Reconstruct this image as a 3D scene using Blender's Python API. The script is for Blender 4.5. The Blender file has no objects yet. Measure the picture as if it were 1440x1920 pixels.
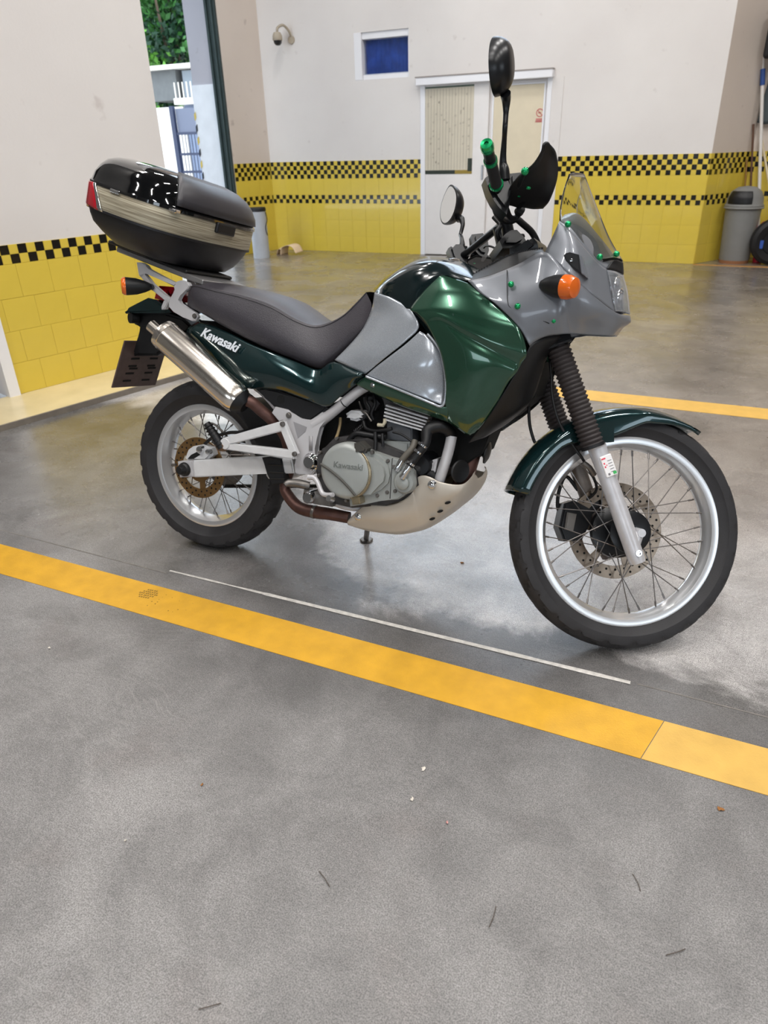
import bpy, bmesh, math, random
from mathutils import Vector, Matrix, geometry, noise as mnoise
random.seed(7)
sc = bpy.context.scene
COL = sc.collection
R = math.radians

# ---------------------------------------------------------------- camera
cam_data = bpy.data.cameras.new('camera')
cam = bpy.data.objects.new('camera', cam_data); COL.objects.link(cam)
cam_data.sensor_fit = 'VERTICAL'; cam_data.sensor_height = 36.0
cam_data.lens = 1311.73 * 36.0 / 1920.0
cam_data.clip_start = 0.05; cam_data.clip_end = 200
right = Vector((0.90763761, 0.41898383, -0.02542693))
down = Vector((0.17356997, -0.42977633, -0.8860958))
fwd = Vector((-0.3821877, 0.79984052, -0.46280417))
m = Matrix((right, -down, -fwd)).transposed().to_4x4()
m.translation = Vector((0, 0, 1.36233))
cam.matrix_world = m
cam_data.dof.use_dof = True; cam_data.dof.focus_distance = 1.9; cam_data.dof.aperture_fstop = 5.5
sc.camera = cam

# ---------------------------------------------------------------- colour management, sky, daylight
sc.view_settings.view_transform = 'Standard'; sc.view_settings.look = 'None'
sc.view_settings.gamma = 1.0; sc.view_settings.use_curve_mapping = False
sc.view_settings.exposure = 0.0
world = bpy.data.worlds.new('world'); sc.world = world; world.use_nodes = True
wn = world.node_tree.nodes; wl = world.node_tree.links
bg = wn['Background']; bg.inputs['Color'].default_value = (0.80, 0.90, 1.0, 1); bg.inputs['Strength'].default_value = 4.6

def area(name, loc, rot, sx, sy, power, color=(1, 1, 1)):
    l = bpy.data.lights.new(name, 'AREA'); l.shape = 'RECTANGLE'; l.size = sx; l.size_y = sy
    l.energy = power; l.color = color
    o = bpy.data.objects.new(name, l); COL.objects.link(o); o.location = loc; o.rotation_euler = rot
    return o
# ---------------------------------------------------------------- materials
MATS = {}
def lin(c):
    def f(v):
        v /= 255.0
        return v / 12.92 if v <= 0.04045 else ((v + 0.055) / 1.055) ** 2.4
    return (f(c[0]), f(c[1]), f(c[2]), 1)
def mat(name, rgb, rough=0.5, metal=0.0, coat=0.0, var=0.0, scale=8.0, bump=0.0, bscale=200.0, trans=0.0, ior=1.45, emit=0.0, flake=0.0):
    """principled material; rgb is sRGB 0-255; var = procedural brightness variation"""
    if name in MATS: return MATS[name]
    M = bpy.data.materials.new(name); M.use_nodes = True; MATS[name] = M
    nt = M.node_tree; b = nt.nodes['Principled BSDF']
    b.inputs['Base Color'].default_value = lin(rgb); b.inputs['Roughness'].default_value = rough
    b.inputs['Metallic'].default_value = metal; b.inputs['IOR'].default_value = ior
    b.inputs['Coat Weight'].default_value = coat; b.inputs['Coat Roughness'].default_value = 0.03
    b.inputs['Transmission Weight'].default_value = trans
    tc = nt.nodes.new('ShaderNodeTexCoord')
    if emit:
        b.inputs['Emission Color'].default_value = lin(rgb); b.inputs['Emission Strength'].default_value = emit
    if var:
        n = nt.nodes.new('ShaderNodeTexNoise'); n.inputs['Scale'].default_value = scale; n.inputs['Detail'].default_value = 6
        nt.links.new(tc.outputs['Object'], n.inputs['Vector'])
        r = nt.nodes.new('ShaderNodeValToRGB'); c = lin(rgb)
        r.color_ramp.elements[0].position = 0.3; r.color_ramp.elements[1].position = 0.7
        r.color_ramp.elements[0].color = (c[0] * (1 - var), c[1] * (1 - var), c[2] * (1 - var), 1)
        r.color_ramp.elements[1].color = (min(1, c[0] * (1 + var)), min(1, c[1] * (1 + var)), min(1, c[2] * (1 + var)), 1)
        nt.links.new(n.outputs['Fac'], r.inputs['Fac']); nt.links.new(r.outputs['Color'], b.inputs['Base Color'])
    if flake:
        n = nt.nodes.new('ShaderNodeTexNoise'); n.inputs['Scale'].default_value = 900; n.inputs['Detail'].default_value = 1
        nt.links.new(tc.outputs['Object'], n.inputs['Vector'])
        mx = nt.nodes.new('ShaderNodeMapRange'); mx.inputs['To Min'].default_value = rough - flake; mx.inputs['To Max'].default_value = rough + flake
        nt.links.new(n.outputs['Fac'], mx.inputs['Value']); nt.links.new(mx.outputs['Result'], b.inputs['Roughness'])
    if bump:
        n = nt.nodes.new('ShaderNodeTexNoise'); n.inputs['Scale'].default_value = bscale; n.inputs['Detail'].default_value = 3
        nt.links.new(tc.outputs['Object'], n.inputs['Vector'])
        bu = nt.nodes.new('ShaderNodeBump'); bu.inputs['Strength'].default_value = bump; bu.inputs['Distance'].default_value = 0.002
        nt.links.new(n.outputs['Fac'], bu.inputs['Height']); nt.links.new(bu.outputs['Normal'], b.inputs['Normal'])
    return M

def floor_material():
    M = bpy.data.materials.new('polished_concrete'); M.use_nodes = True; nt = M.node_tree; N = nt.nodes; Lk = nt.links
    b = N['Principled BSDF']; geo = N.new('ShaderNodeNewGeometry')
    def noise(scale, detail=6, rough=0.6, dist=0.0, src=None):
        n = N.new('ShaderNodeTexNoise'); n.inputs['Scale'].default_value = scale; n.inputs['Detail'].default_value = detail
        n.inputs['Roughness'].default_value = rough; n.inputs['Distortion'].default_value = dist
        Lk.new(src or geo.outputs['Position'], n.inputs['Vector']); return n.outputs['Fac']
    def ramp(src, p0, c0, p1, c1):
        r = N.new('ShaderNodeValToRGB'); e = r.color_ramp.elements
        e[0].position = p0; e[1].position = p1; e[0].color = c0; e[1].color = c1
        Lk.new(src, r.inputs['Fac']); return r.outputs['Color']
    def mix(a, c, fac, mode='MIX'):
        x = N.new('ShaderNodeMix'); x.data_type = 'RGBA'; x.blend_type = mode
        if isinstance(fac, float): x.inputs['Factor'].default_value = fac
        else: Lk.new(fac, x.inputs['Factor'])
        for s, k in ((a, 'A'), (c, 'B')):
            i = [q for q in x.inputs if q.name == k and q.type == 'RGBA'][0]
            if isinstance(s, tuple): i.default_value = s
            else: Lk.new(s, i)
        return [q for q in x.outputs if q.type == 'RGBA'][0]
    g = lambda v: (v, v, v, 1)
    base = ramp(noise(1.1, 8, 0.62, 0.4), 0.36, lin((198, 194, 192)), 0.64, lin((244, 240, 238)))
    dark = ramp(noise(4.2, 8, 0.68, 0.5), 0.38, g(0.60), 0.60, g(1.0))
    col = mix(base, dark, 0.75, 'MULTIPLY')
    # pink-brown mottling
    pk = ramp(noise(3.7, 5), 0.55, g(0), 0.72, g(0.35))
    col = mix(col, lin((196, 180, 174)), pk)
    grain = ramp(noise(95, 5, 0.8), 0.3, g(0.5), 0.66, g(1.0))
    col = mix(col, grain, 0.75, 'MULTIPLY')
    spk = ramp(noise(330, 2, 0.6), 0.38, g(0.34), 0.60, g(1.0))
    col = mix(col, spk, 0.8, 'MULTIPLY')
    # trowel / tyre scuffs: thin light scratches that follow warped bands, only in patches
    mp = N.new('ShaderNodeMapping'); mp.inputs['Scale'].default_value = (14, 90, 1); mp.inputs['Rotation'].default_value = (0, 0, 0.6)
    wv = N.new('ShaderNodeTexNoise'); wv.inputs['Scale'].default_value = 1.5; wv.inputs['Detail'].default_value = 2
    Lk.new(geo.outputs['Position'], wv.inputs['Vector'])
    add = N.new('ShaderNodeVectorMath'); add.operation = 'MULTIPLY_ADD'; add.inputs[1].default_value = (0.9, 0.9, 0)
    Lk.new(wv.outputs['Color'], add.inputs[0]); Lk.new(geo.outputs['Position'], add.inputs[2]); Lk.new(add.outputs[0], mp.inputs['Vector'])
    st = ramp(noise(1.0, 4, 0.7, 0.2, mp.outputs['Vector']), 0.52, g(0), 0.72, g(0.34))
    msk = ramp(noise(1.7, 3), 0.45, g(0), 0.62, g(1))
    mm = N.new('ShaderNodeMath'); mm.operation = 'MULTIPLY'; Lk.new(st, mm.inputs[0]); Lk.new(msk, mm.inputs[1])
    col = mix(col, lin((232, 228, 222)), mm.outputs[0])
    # lighter concrete slab beyond the joint with window sheen painted in, browned far back for tile reflection, an older dark sealer band along it with a ragged edge, mid grey slab in front
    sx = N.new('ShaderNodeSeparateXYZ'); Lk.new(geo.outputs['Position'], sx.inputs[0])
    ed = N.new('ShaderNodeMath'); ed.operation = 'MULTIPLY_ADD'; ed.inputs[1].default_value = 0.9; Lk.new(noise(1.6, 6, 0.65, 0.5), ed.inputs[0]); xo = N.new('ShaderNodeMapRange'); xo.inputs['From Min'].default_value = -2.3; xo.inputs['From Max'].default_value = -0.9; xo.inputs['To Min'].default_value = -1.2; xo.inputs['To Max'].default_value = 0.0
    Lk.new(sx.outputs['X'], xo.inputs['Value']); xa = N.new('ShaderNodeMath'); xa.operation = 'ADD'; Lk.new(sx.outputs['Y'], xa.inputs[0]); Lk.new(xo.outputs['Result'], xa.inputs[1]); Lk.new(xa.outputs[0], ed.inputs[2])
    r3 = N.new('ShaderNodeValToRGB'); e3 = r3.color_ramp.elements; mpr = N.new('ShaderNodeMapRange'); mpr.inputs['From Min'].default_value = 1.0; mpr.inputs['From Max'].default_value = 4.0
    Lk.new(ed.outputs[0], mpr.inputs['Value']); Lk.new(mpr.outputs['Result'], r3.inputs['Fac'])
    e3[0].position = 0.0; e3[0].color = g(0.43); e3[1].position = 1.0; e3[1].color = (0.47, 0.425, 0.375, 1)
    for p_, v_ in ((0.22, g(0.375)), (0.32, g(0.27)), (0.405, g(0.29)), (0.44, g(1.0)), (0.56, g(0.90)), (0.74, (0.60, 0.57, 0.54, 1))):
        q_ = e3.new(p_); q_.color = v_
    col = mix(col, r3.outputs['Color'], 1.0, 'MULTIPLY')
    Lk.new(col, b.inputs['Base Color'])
    rr = N.new('ShaderNodeMapRange'); Lk.new(noise(2.2, 5), rr.inputs['Value']); rr.inputs['From Min'].default_value = 0.35; rr.inputs['From Max'].default_value = 0.68
    rr.inputs['To Min'].default_value = 0.17; rr.inputs['To Max'].default_value = 0.38
    # the slab in front of the bay line is unsealed and duller than the sealed slab beyond it
    un = N.new('ShaderNodeMapRange'); un.inputs['From Min'].default_value = 1.15; un.inputs['From Max'].default_value = 1.75; un.inputs['To Min'].default_value = 0.30; un.inputs['To Max'].default_value = 0.0; Lk.new(sx.outputs['Y'], un.inputs['Value'])
    ra = N.new('ShaderNodeMath'); ra.operation = 'ADD'; Lk.new(rr.outputs['Result'], ra.inputs[0]); Lk.new(un.outputs['Result'], ra.inputs[1]); Lk.new(ra.outputs[0], b.inputs['Roughness'])
    cw = N.new('ShaderNodeMapRange'); cw.inputs['From Min'].default_value = 1.15; cw.inputs['From Max'].default_value = 1.75; cw.inputs['To Min'].default_value = 0.0; cw.inputs['To Max'].default_value = 0.4; Lk.new(sx.outputs['Y'], cw.inputs['Value']); Lk.new(cw.outputs['Result'], b.inputs['Coat Weight'])
    b.inputs['Specular IOR Level'].default_value = 0.75; b.inputs['Coat Roughness'].default_value = 0.2
    bu = N.new('ShaderNodeBump'); bu.inputs['Strength'].default_value = 0.25; bu.inputs['Distance'].default_value = 0.002
    Lk.new(noise(140, 5, 0.7), bu.inputs['Height'])
    bu2 = N.new('ShaderNodeBump'); bu2.inputs['Strength'].default_value = 0.12; bu2.inputs['Distance'].default_value = 0.01
    Lk.new(noise(9, 4), bu2.inputs['Height']); Lk.new(bu2.outputs['Normal'], bu.inputs['Normal'])
    Lk.new(bu.outputs['Normal'], b.inputs['Normal'])
    return M

def wall_material(name, rgb, spots=0.08):
    M = bpy.data.materials.new(name); M.use_nodes = True; nt = M.node_tree; N = nt.nodes; Lk = nt.links
    b = N['Principled BSDF']; geo = N.new('ShaderNodeNewGeometry'); b.inputs['Roughness'].default_value = 0.55
    n = N.new('ShaderNodeTexNoise'); n.inputs['Scale'].default_value = 0.9; n.inputs['Detail'].default_value = 5; Lk.new(geo.outputs['Position'], n.inputs['Vector'])
    r = N.new('ShaderNodeValToRGB'); c = lin(rgb); e = r.color_ramp.elements; e[0].position = 0.3; e[1].position = 0.7
    e[0].color = (c[0] * .93, c[1] * .92, c[2] * .92, 1); e[1].color = (c[0] * 1.03, c[1] * 1.03, c[2] * 1.03, 1)
    Lk.new(n.outputs['Fac'], r.inputs['Fac'])
    n2 = N.new('ShaderNodeTexNoise'); n2.inputs['Scale'].default_value = 7.0; n2.inputs['Detail'].default_value = 3; Lk.new(geo.outputs['Position'], n2.inputs['Vector'])
    r2 = N.new('ShaderNodeValToRGB'); e = r2.color_ramp.elements; e[0].position = 0.68; e[1].position = 0.78; e[0].color = (1, 1, 1, 1); v = 1 - spots * 2; e[1].color = (v, v * .97, v * .96, 1)
    Lk.new(n2.outputs['Fac'], r2.inputs['Fac'])
    x = N.new('ShaderNodeMix'); x.data_type = 'RGBA'; x.blend_type = 'MULTIPLY'; x.inputs['Factor'].default_value = 1
    Lk.new(r.outputs['Color'], x.inputs[6]); Lk.new(r2.outputs['Color'], x.inputs[7]); Lk.new(x.outputs[2], b.inputs['Base Color'])
    bu = N.new('ShaderNodeBump'); bu.inputs['Strength'].default_value = 0.15; bu.inputs['Distance'].default_value = 0.003
    n3 = N.new('ShaderNodeTexNoise'); n3.inputs['Scale'].default_value = 60; Lk.new(geo.outputs['Position'], n3.inputs['Vector'])
    Lk.new(n3.outputs['Fac'], bu.inputs['Height']); Lk.new(bu.outputs['Normal'], b.inputs['Normal'])
    return M

# ---------------------------------------------------------------- object helpers
def link(name, mesh, material, parent=None, smooth=None, mw=None):
    o = bpy.data.objects.new(name, mesh); COL.objects.link(o)
    if material is not None and not mesh.materials:
        for q in (material if isinstance(material, (list, tuple)) else [material]): mesh.materials.append(q)
    if parent is not None: o.parent = parent
    if mw is not None: o.matrix_local = mw
    if smooth:
        for p in mesh.polygons: p.use_smooth = True
    return o
def from_bm(name, bm, material, parent=None, smooth=False, autosmooth=None, mw=None):
    bmesh.ops.recalc_face_normals(bm, faces=bm.faces)
    if autosmooth is not None:
        for f in bm.faces: f.smooth = True
        for e in bm.edges:
            if len(e.link_faces) == 2 and e.calc_face_angle(0) > R(autosmooth): e.smooth = False
    me = bpy.data.meshes.new(name); bm.to_mesh(me); bm.free()
    return link(name, me, material, parent, smooth, mw)
def tag(o, label, cat=None, group=None, kind=None):
    if label: o['label'] = label
    if cat: o['category'] = cat
    if group: o['group'] = group
    if kind: o['kind'] = kind
    return o
def empty(name, loc=(0, 0, 0), rot=(0, 0, 0), parent=None):
    o = bpy.data.objects.new(name, None); COL.objects.link(o); o.location = loc; o.rotation_euler = rot
    o.empty_display_size = 0.1
    if parent: o.parent = parent
    return o
def struct(o): o['kind'] = 'structure'; return o
def add_box(bm, lo, hi, bevel=0.0, mtx=None, seg=1):
    r = bmesh.ops.create_cube(bm, size=1.0); vs = r['verts']
    for v in vs:
        v.co = Vector([lo[i] + (v.co[i] + .5) * (hi[i] - lo[i]) for i in range(3)])
    if bevel > 0:
        es = list({e for v in vs for e in v.link_edges})
        rr = bmesh.ops.bevel(bm, geom=es, offset=bevel, segments=seg, affect='EDGES', profile=0.5)
        vs = list({v for f in rr['faces'] for v in f.verts} | {v for v in vs if v.is_valid})
    if mtx is not None:
        for v in vs: v.co = mtx @ v.co
    return vs
def box(name, lo, hi, material, parent=None, bevel=0.0, mtx=None, seg=1):
    bm = bmesh.new(); add_box(bm, lo, hi, bevel, mtx, seg); return from_bm(name, bm, material, parent)
def basis(d):
    d = Vector(d).normalized(); a = Vector((0, 0, 1)) if abs(d.z) < 0.9 else Vector((0, 1, 0))
    x = d.cross(a).normalized(); return x, d.cross(x).normalized(), d
def crom(P, n):
    """Catmull-Rom resample of a list of tuples (any dimension) to n samples per span"""
    P = [tuple(p) for p in P]; out = []
    for i in range(len(P) - 1):
        p1, p2 = P[i], P[i + 1]
        p0 = P[i - 1] if i > 0 else tuple(2 * a - b for a, b in zip(p1, p2))
        p3 = P[i + 2] if i + 2 < len(P) else tuple(2 * a - b for a, b in zip(p2, p1))
        for k in range(n):
            t = k / n; t2 = t * t; t3 = t2 * t
            out.append(tuple(0.5 * (2 * b + (c - a) * t + (2 * a - 5 * b + 4 * c - d) * t2 + (3 * b - a - 3 * c + d) * t3) for a, b, c, d in zip(p0, p1, p2, p3)))
    out.append(P[-1]); return out
def add_tube(bm, pts, r, seg=10, smooth=4, caps=True, flat=None):
    """tube through points; r a number or list per control point; flat=(direction, factor) squashes it"""
    rr = [r] * len(pts) if not isinstance(r, (list, tuple)) else list(r)
    Q = [tuple(p) + (q,) for p, q in zip(pts, rr)]
    if smooth > 1 and len(Q) > 2: Q = crom(Q, smooth)
    P = [Vector(q[:3]) for q in Q]; RR = [q[3] for q in Q]
    x = None; rings = []
    for i, p in enumerate(P):
        d = (P[min(i + 1, len(P) - 1)] - P[max(i - 1, 0)])
        if d.length < 1e-9: d = Vector((0, 0, 1))
        d.normalize()
        if x is None: x, y, _ = basis(d)
        else:
            x = (x - d * x.dot(d)); x = x.normalized() if x.length > 1e-6 else basis(d)[0]
            y = d.cross(x)
        ring = []
        for k in range(seg):
            a = 2 * math.pi * k / seg; off = (x * math.cos(a) + y * math.sin(a)) * RR[i]
            if flat: f = Vector(flat[0]).normalized(); off -= f * off.dot(f) * (1 - flat[1])
            ring.append(bm.verts.new(p + off))
        rings.append(ring)
    for a, b in zip(rings, rings[1:]):
        for k in range(seg): bm.faces.new((a[k], a[(k + 1) % seg], b[(k + 1) % seg], b[k]))
    if caps:
        bm.faces.new(rings[0][::-1]); bm.faces.new(rings[-1])
def tube(name, pts, r, material, parent=None, seg=10, smooth=4, flat=None):
    bm = bmesh.new(); add_tube(bm, pts, r, seg, smooth, True, flat); return from_bm(name, bm, material, parent, autosmooth=50)
def add_lathe(bm, prof, centre, axis, seg=32, a0=0.0, a1=2 * math.pi):
    """prof: (radius, distance along axis)"""
    x, y, d = basis(axis); c = Vector(centre); full = abs(a1 - a0 - 2 * math.pi) < 1e-6
    n = seg if full else seg + 1; rings = []
    for r, h in prof:
        if r < 1e-6: rings.append([bm.verts.new(c + d * h)]); continue
        rings.append([bm.verts.new(c + d * h + (x * math.cos(a0 + (a1 - a0) * k / seg) + y * math.sin(a0 + (a1 - a0) * k / seg)) * r) for k in range(n)])
    for A, B in zip(rings, rings[1:]):
        m_ = n if full else n - 1
        for k in range(m_):
            j = (k + 1) % n
            if len(A) == 1 and len(B) == 1: continue
            if len(A) == 1: bm.faces.new((A[0], B[j], B[k]))
            elif len(B) == 1: bm.faces.new((A[k], A[j], B[0]))
            else: bm.faces.new((A[k], A[j], B[j], B[k]))
def lathe(name, prof, centre, axis, material, parent=None, seg=32, a=40):
    bm = bmesh.new(); add_lathe(bm, prof, centre, axis, seg); return from_bm(name, bm, material, parent, autosmooth=a)
def add_prism(bm, poly, y0, y1, bevel=0.0, holes=None):
    """poly: (x,z) outline extruded in y from y0 to y1"""
    a = [bm.verts.new((p[0], y0, p[1])) for p in poly]; b = [bm.verts.new((p[0], y1, p[1])) for p in poly]
    n = len(poly); fa = bm.faces.new(a); fb = bm.faces.new(b[::-1])
    for i in range(n): bm.faces.new((a[i], b[i], b[(i + 1) % n], a[(i + 1) % n]))
    if bevel: bmesh.ops.bevel(bm, geom=list(fa.edges) + list(fb.edges), offset=bevel, segments=2, affect='EDGES')
def prism(name, poly, y0, y1, material, parent=None, bevel=0.0):
    bm = bmesh.new(); add_prism(bm, poly, y0, y1, bevel); bmesh.ops.triangulate(bm, faces=[f for f in bm.faces if len(f.verts) > 4])
    return from_bm(name, bm, material, parent, autosmooth=35)
def grid_rows(rows, nu=6, nv=6):
    """control net of 3-D points -> dense Catmull-Rom net"""
    A = [crom(r, nu) for r in rows]; cols = [crom([A[i][j] for i in range(len(A))], nv) for j in range(len(A[0]))]
    return [[Vector(cols[j][i]) for j in range(len(cols))] for i in range(len(cols[0]))]
def add_net(bm, G, mirror=False, flip=False):
    out = []
    for s in ((1, -1) if mirror else (1,)):
        V = [[bm.verts.new((p.x, p.y * s, p.z)) for p in r] for r in G]
        for i in range(len(V) - 1):
            for j in range(len(V[0]) - 1):
                try: bm.faces.new((V[i][j], V[i][j + 1], V[i + 1][j + 1], V[i + 1][j]))
                except ValueError: pass
        out.append(V)
    return out
def net(name, rows, material, parent=None, mirror=True, nu=6, nv=6, thick=0.003, post=None, weld=0.0008, autos=40):
    G = grid_rows(rows, nu, nv)
    if mirror and min(abs(p.y) for r in G for p in r) > 0.004:      # two separate panels: the far one becomes a part of its own
        net(name, [[(p[0], -p[1], p[2]) for p in r] for r in rows], material, parent, False, nu, nv, thick, post, weld, autos)['label'] = 'matching panel on the far side'
        mirror = False
    bm = bmesh.new(); add_net(bm, G, mirror)
    bmesh.ops.remove_doubles(bm, verts=bm.verts, dist=weld)
    if post: post(bm)
    o = from_bm(name, bm, material, parent, autosmooth=autos)
    if thick:
        md = o.modifiers.new('solid', 'SOLIDIFY'); md.thickness = thick; md.offset = 0
    return o
def text_mesh(s, size, shear=0.0, extrude=0.001, spacing=1.0, bold=0.0):
    cu = bpy.data.curves.new('t', 'FONT'); cu.body = s; cu.size = size; cu.shear = shear; cu.extrude = extrude
    cu.space_character = spacing; cu.offset = bold; cu.align_x = 'LEFT'; cu.resolution_u = 3
    o = bpy.data.objects.new('t', cu); COL.objects.link(o)
    dg = bpy.context.evaluated_depsgraph_get(); dg.update()
    me = bpy.data.meshes.new_from_object(o.evaluated_get(dg)); bpy.data.objects.remove(o); bpy.data.curves.remove(cu)
    me.materials.clear(); return me
def frame(origin, xd, zd=(0, 0, 1)):
    x = Vector(xd).normalized(); z = Vector(zd); z = (z - x * z.dot(x)).normalized(); y = z.cross(x)
    M = Matrix((x, y, z)).transposed().to_4x4(); M.translation = Vector(origin); return M


# ================================================================ SETTING
CONC = floor_material()
WHITE = wall_material('white_wall_paint', (226, 222, 219))
HALL = mat('dim_hall_wall', (96, 94, 92), 0.8, var=0.1)
CREAMW = wall_material('warm_wall_paint', (216, 204, 193), 0.12)
CEIL = mat('dark_concrete_ceiling', (84, 82, 80), 0.8, var=0.04)
YT = mat('yellow_glazed_tile', (220, 194, 76), 0.16, coat=0.3, var=0.05, scale=3)
KT = mat('black_glazed_tile', (22, 20, 16), 0.15, coat=0.3)
GROUT = mat('yellow_grout', (204, 178, 70), 0.5)
LINE = mat('yellow_floor_paint', (204, 154, 42), 0.42, var=0.10, scale=14, bump=0.3, bscale=260)
LINE2 = mat('pale_floor_paint', (208, 166, 82), 0.42, var=0.08, scale=14, bump=0.3, bscale=260)
ORANGE = mat('faded_orange_paint', (190, 140, 80), 0.5, var=0.1)
JOINT = mat('joint_filler', (196, 192, 186), 0.7, var=0.18, scale=60)
CREAM = mat('cream_floor_paint', (206, 190, 150), 0.25, var=0.07, scale=5)
KERB = mat('kerb_concrete', (118, 110, 100), 0.7, var=0.12, scale=20)
PVC = mat('white_pvc', (236, 236, 240), 0.3)
DARK = mat('dark_interior', (60, 54, 48), 0.8, var=0.1)

YB, ZC = 9.69, 6.9
LD = Vector((0.25417, 0.96716, 0)); LN = Vector((-0.96716, 0.25417, 0)); KL = 4.5144; KR = 8.556
P_LE = LD * 3.137 + LN * KL          # far end of the near left wall
P_LN = LD * 1.803 + LN * KL          # near end of its tiling
P_CN = Vector((-6.31, YB, 0))        # back corner
P_RR = Vector((-6.48, 9.02, 0))      # start of the short return wall

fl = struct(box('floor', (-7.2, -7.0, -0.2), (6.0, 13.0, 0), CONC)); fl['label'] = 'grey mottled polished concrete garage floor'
def on_floor(name, poly, material, z=0.0016):
    bm = bmesh.new(); f = [bm.verts.new((p[0], p[1], z)) for p in poly]; g = [bm.verts.new((p[0], p[1], -0.002)) for p in poly]
    bm.faces.new(f); n = len(f)
    for i in range(n): bm.faces.new((f[i], f[(i + 1) % n], g[(i + 1) % n], g[i]))
    return from_bm(name, bm, material, fl)
tag(on_floor('painted_line', [(-3.6, 1.365), (0.02, 1.392), (0.06, 1.548), (-3.6, 1.522)], LINE), 'bright yellow painted bay line in front of the motorcycle')
tag(on_floor('painted_line', [(0.022, 1.392), (5.9, 1.43), (5.9, 1.60), (0.062, 1.548)], LINE2), 'paler repainted end of the yellow bay line')
tag(on_floor('painted_line', [(-1.2, 4.105), (5.9, 4.14), (5.9, 4.34), (-1.2, 4.29)], LINE2), 'yellow painted line on the floor behind the motorcycle')
tag(on_floor('painted_line', [(-0.36, 9.60), (5.9, 9.60), (5.9, 9.68), (-0.36, 9.68)], ORANGE), 'thin orange threshold line before the corner recess')
# filler strip of the slab joint, ragged
bm = bmesh.new(); up = []; dn = []
x = -1.66
while x < -0.02:
    w = 0.0058 + 0.0022 * mnoise.noise(Vector((x * 9, 0, 0))) + (0.002 if x > -1.25 else -0.0012)
    up.append(bm.verts.new((x, 1.634 + 0.02 * (x + 1.66) + w, 0.0018))); dn.append(bm.verts.new((x, 1.634 + 0.02 * (x + 1.66) - w, 0.0018))); x += 0.02
for i in range(len(up) - 1): bm.faces.new((dn[i], dn[i + 1], up[i + 1], up[i]))
tag(from_bm('joint_strip', bm, JOINT, fl), 'thin whitish filler strip in the slab joint')
bm = bmesh.new()
for x0, x1, yy in ((-3.6, -1.66, 1.615), (-0.02, 5.9, 1.67)):
    add_box(bm, (x0, yy - 0.002, -0.01), (x1, yy + 0.002, 0.0012))
from_bm('joint_line', bm, mat('joint_dirt', (120, 115, 110), 0.8, var=0.2, scale=30), fl)

# shoe-sole smudge and specks on the bay line, dark scrape where the paint changes
bm = bmesh.new(); rg = random.Random(11); SM = mat('rubber_smudge', (120, 94, 40), 0.6)
for i in range(9):
    for j in range(5):
        x_ = -1.665 + i * .0085 + rg.uniform(-.001, .001); y_ = 1.455 + j * .011 + i * .001
        if abs(i - 4) + abs(j - 2) * 1.6 > 5.2: continue
        add_box(bm, (x_, y_, .0012), (x_ + .0052, y_ + .0062, .0021))
for i in range(16):
    x_ = -1.60 + rg.random() * .16; y_ = 1.42 + rg.random() * .09; s_ = rg.uniform(.0015, .0035); add_box(bm, (x_, y_, .0012), (x_ + s_, y_ + s_, .0021))
o = from_bm('smudge', bm, SM, fl); o['kind'] = 'stuff'; o['label'] = 'dark shoe print smudge and specks on the yellow line'

# raised cream step along the near left wall
kf = 4.040
def kerb_poly(s0, s1): return [LD * s0 + LN * kf, LD * s1 + LN * kf, LD * s1 + LN * (KL + 0.02), LD * s0 + LN * (KL + 0.02)]
bm = bmesh.new(); q = kerb_poly(-3.0, 3.22)
lo = [bm.verts.new((p.x, p.y, 0.0)) for p in q]; hi = [bm.verts.new((p.x, p.y, 0.035)) for p in q]
bm.faces.new(hi)
for i in range(4): bm.faces.new((lo[i], lo[(i + 1) % 4], hi[(i + 1) % 4], hi[i]))
kb = struct(from_bm('trim_1', bm, CREAM)); kb['label'] = 'low cream painted step along the near yellow wall'
bm = bmesh.new(); q = [LD * -3.0 + LN * (kf - 0.012), LD * 3.22 + LN * (kf - 0.012), LD * 3.22 + LN * (kf + 0.004), LD * -3.0 + LN * (kf + 0.004)]
lo = [bm.verts.new((p.x, p.y, 0.0)) for p in q]; hi = [bm.verts.new((p.x, p.y, 0.034)) for p in q]
bm.faces.new(hi)
for i in range(4): bm.faces.new((lo[i], lo[(i + 1) % 4], hi[(i + 1) % 4], hi[i]))
from_bm('step_edge', bm, KERB, kb)

def wall_seg(name, a, b, z0, z1, material, thick=0.2, parent=None):
    """upright slab from a to b, its room face on the line a-b, thickness away to the left of a->b"""
    a = Vector((a[0], a[1], 0)); b = Vector((b[0], b[1], 0)); d = (b - a); L = d.length
    bm = bmesh.new(); add_box(bm, (0, 0, z0), (L, thick, z1)); return from_bm(name, bm, material, parent, mw=None), frame(a, d)
def wall(name, a, b, z0, z1, material, thick=0.2):
    o, M = wall_seg(name, a, b, z0, z1, material, thick); o.matrix_world = M; return struct(o)

_tile = {}
def tile_mesh(w, h, material, gap=0.0018, depth=0.0045):
    key = (round(w, 4), round(h, 4), material.name)
    if key not in _tile:
        bm = bmesh.new(); g = gap / 2
        lo = [(g, 0, g), (w - g, 0, g), (w - g, 0, h - g), (g, 0, h - g)]; e = 0.0008
        hi = [(g + e, -depth, g + e), (w - g - e, -depth, g + e), (w - g - e, -depth, h - g - e), (g + e, -depth, h - g - e)]
        a = [bm.verts.new(p) for p in lo]; c = [bm.verts.new((p[0], -depth + e, p[2])) for p in lo]; b = [bm.verts.new(p) for p in hi]
        bm.faces.new(b[::1])
        for i in range(4):
            j = (i + 1) % 4; bm.faces.new((a[i], a[j], c[j], c[i])); bm.faces.new((c[i], c[j], b[j], b[i]))
        bmesh.ops.recalc_face_normals(bm, faces=bm.faces)
        me = bpy.data.meshes.new('tile'); bm.to_mesh(me); bm.free(); me.materials.append(material); _tile[key] = me
    return _tile[key]
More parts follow.
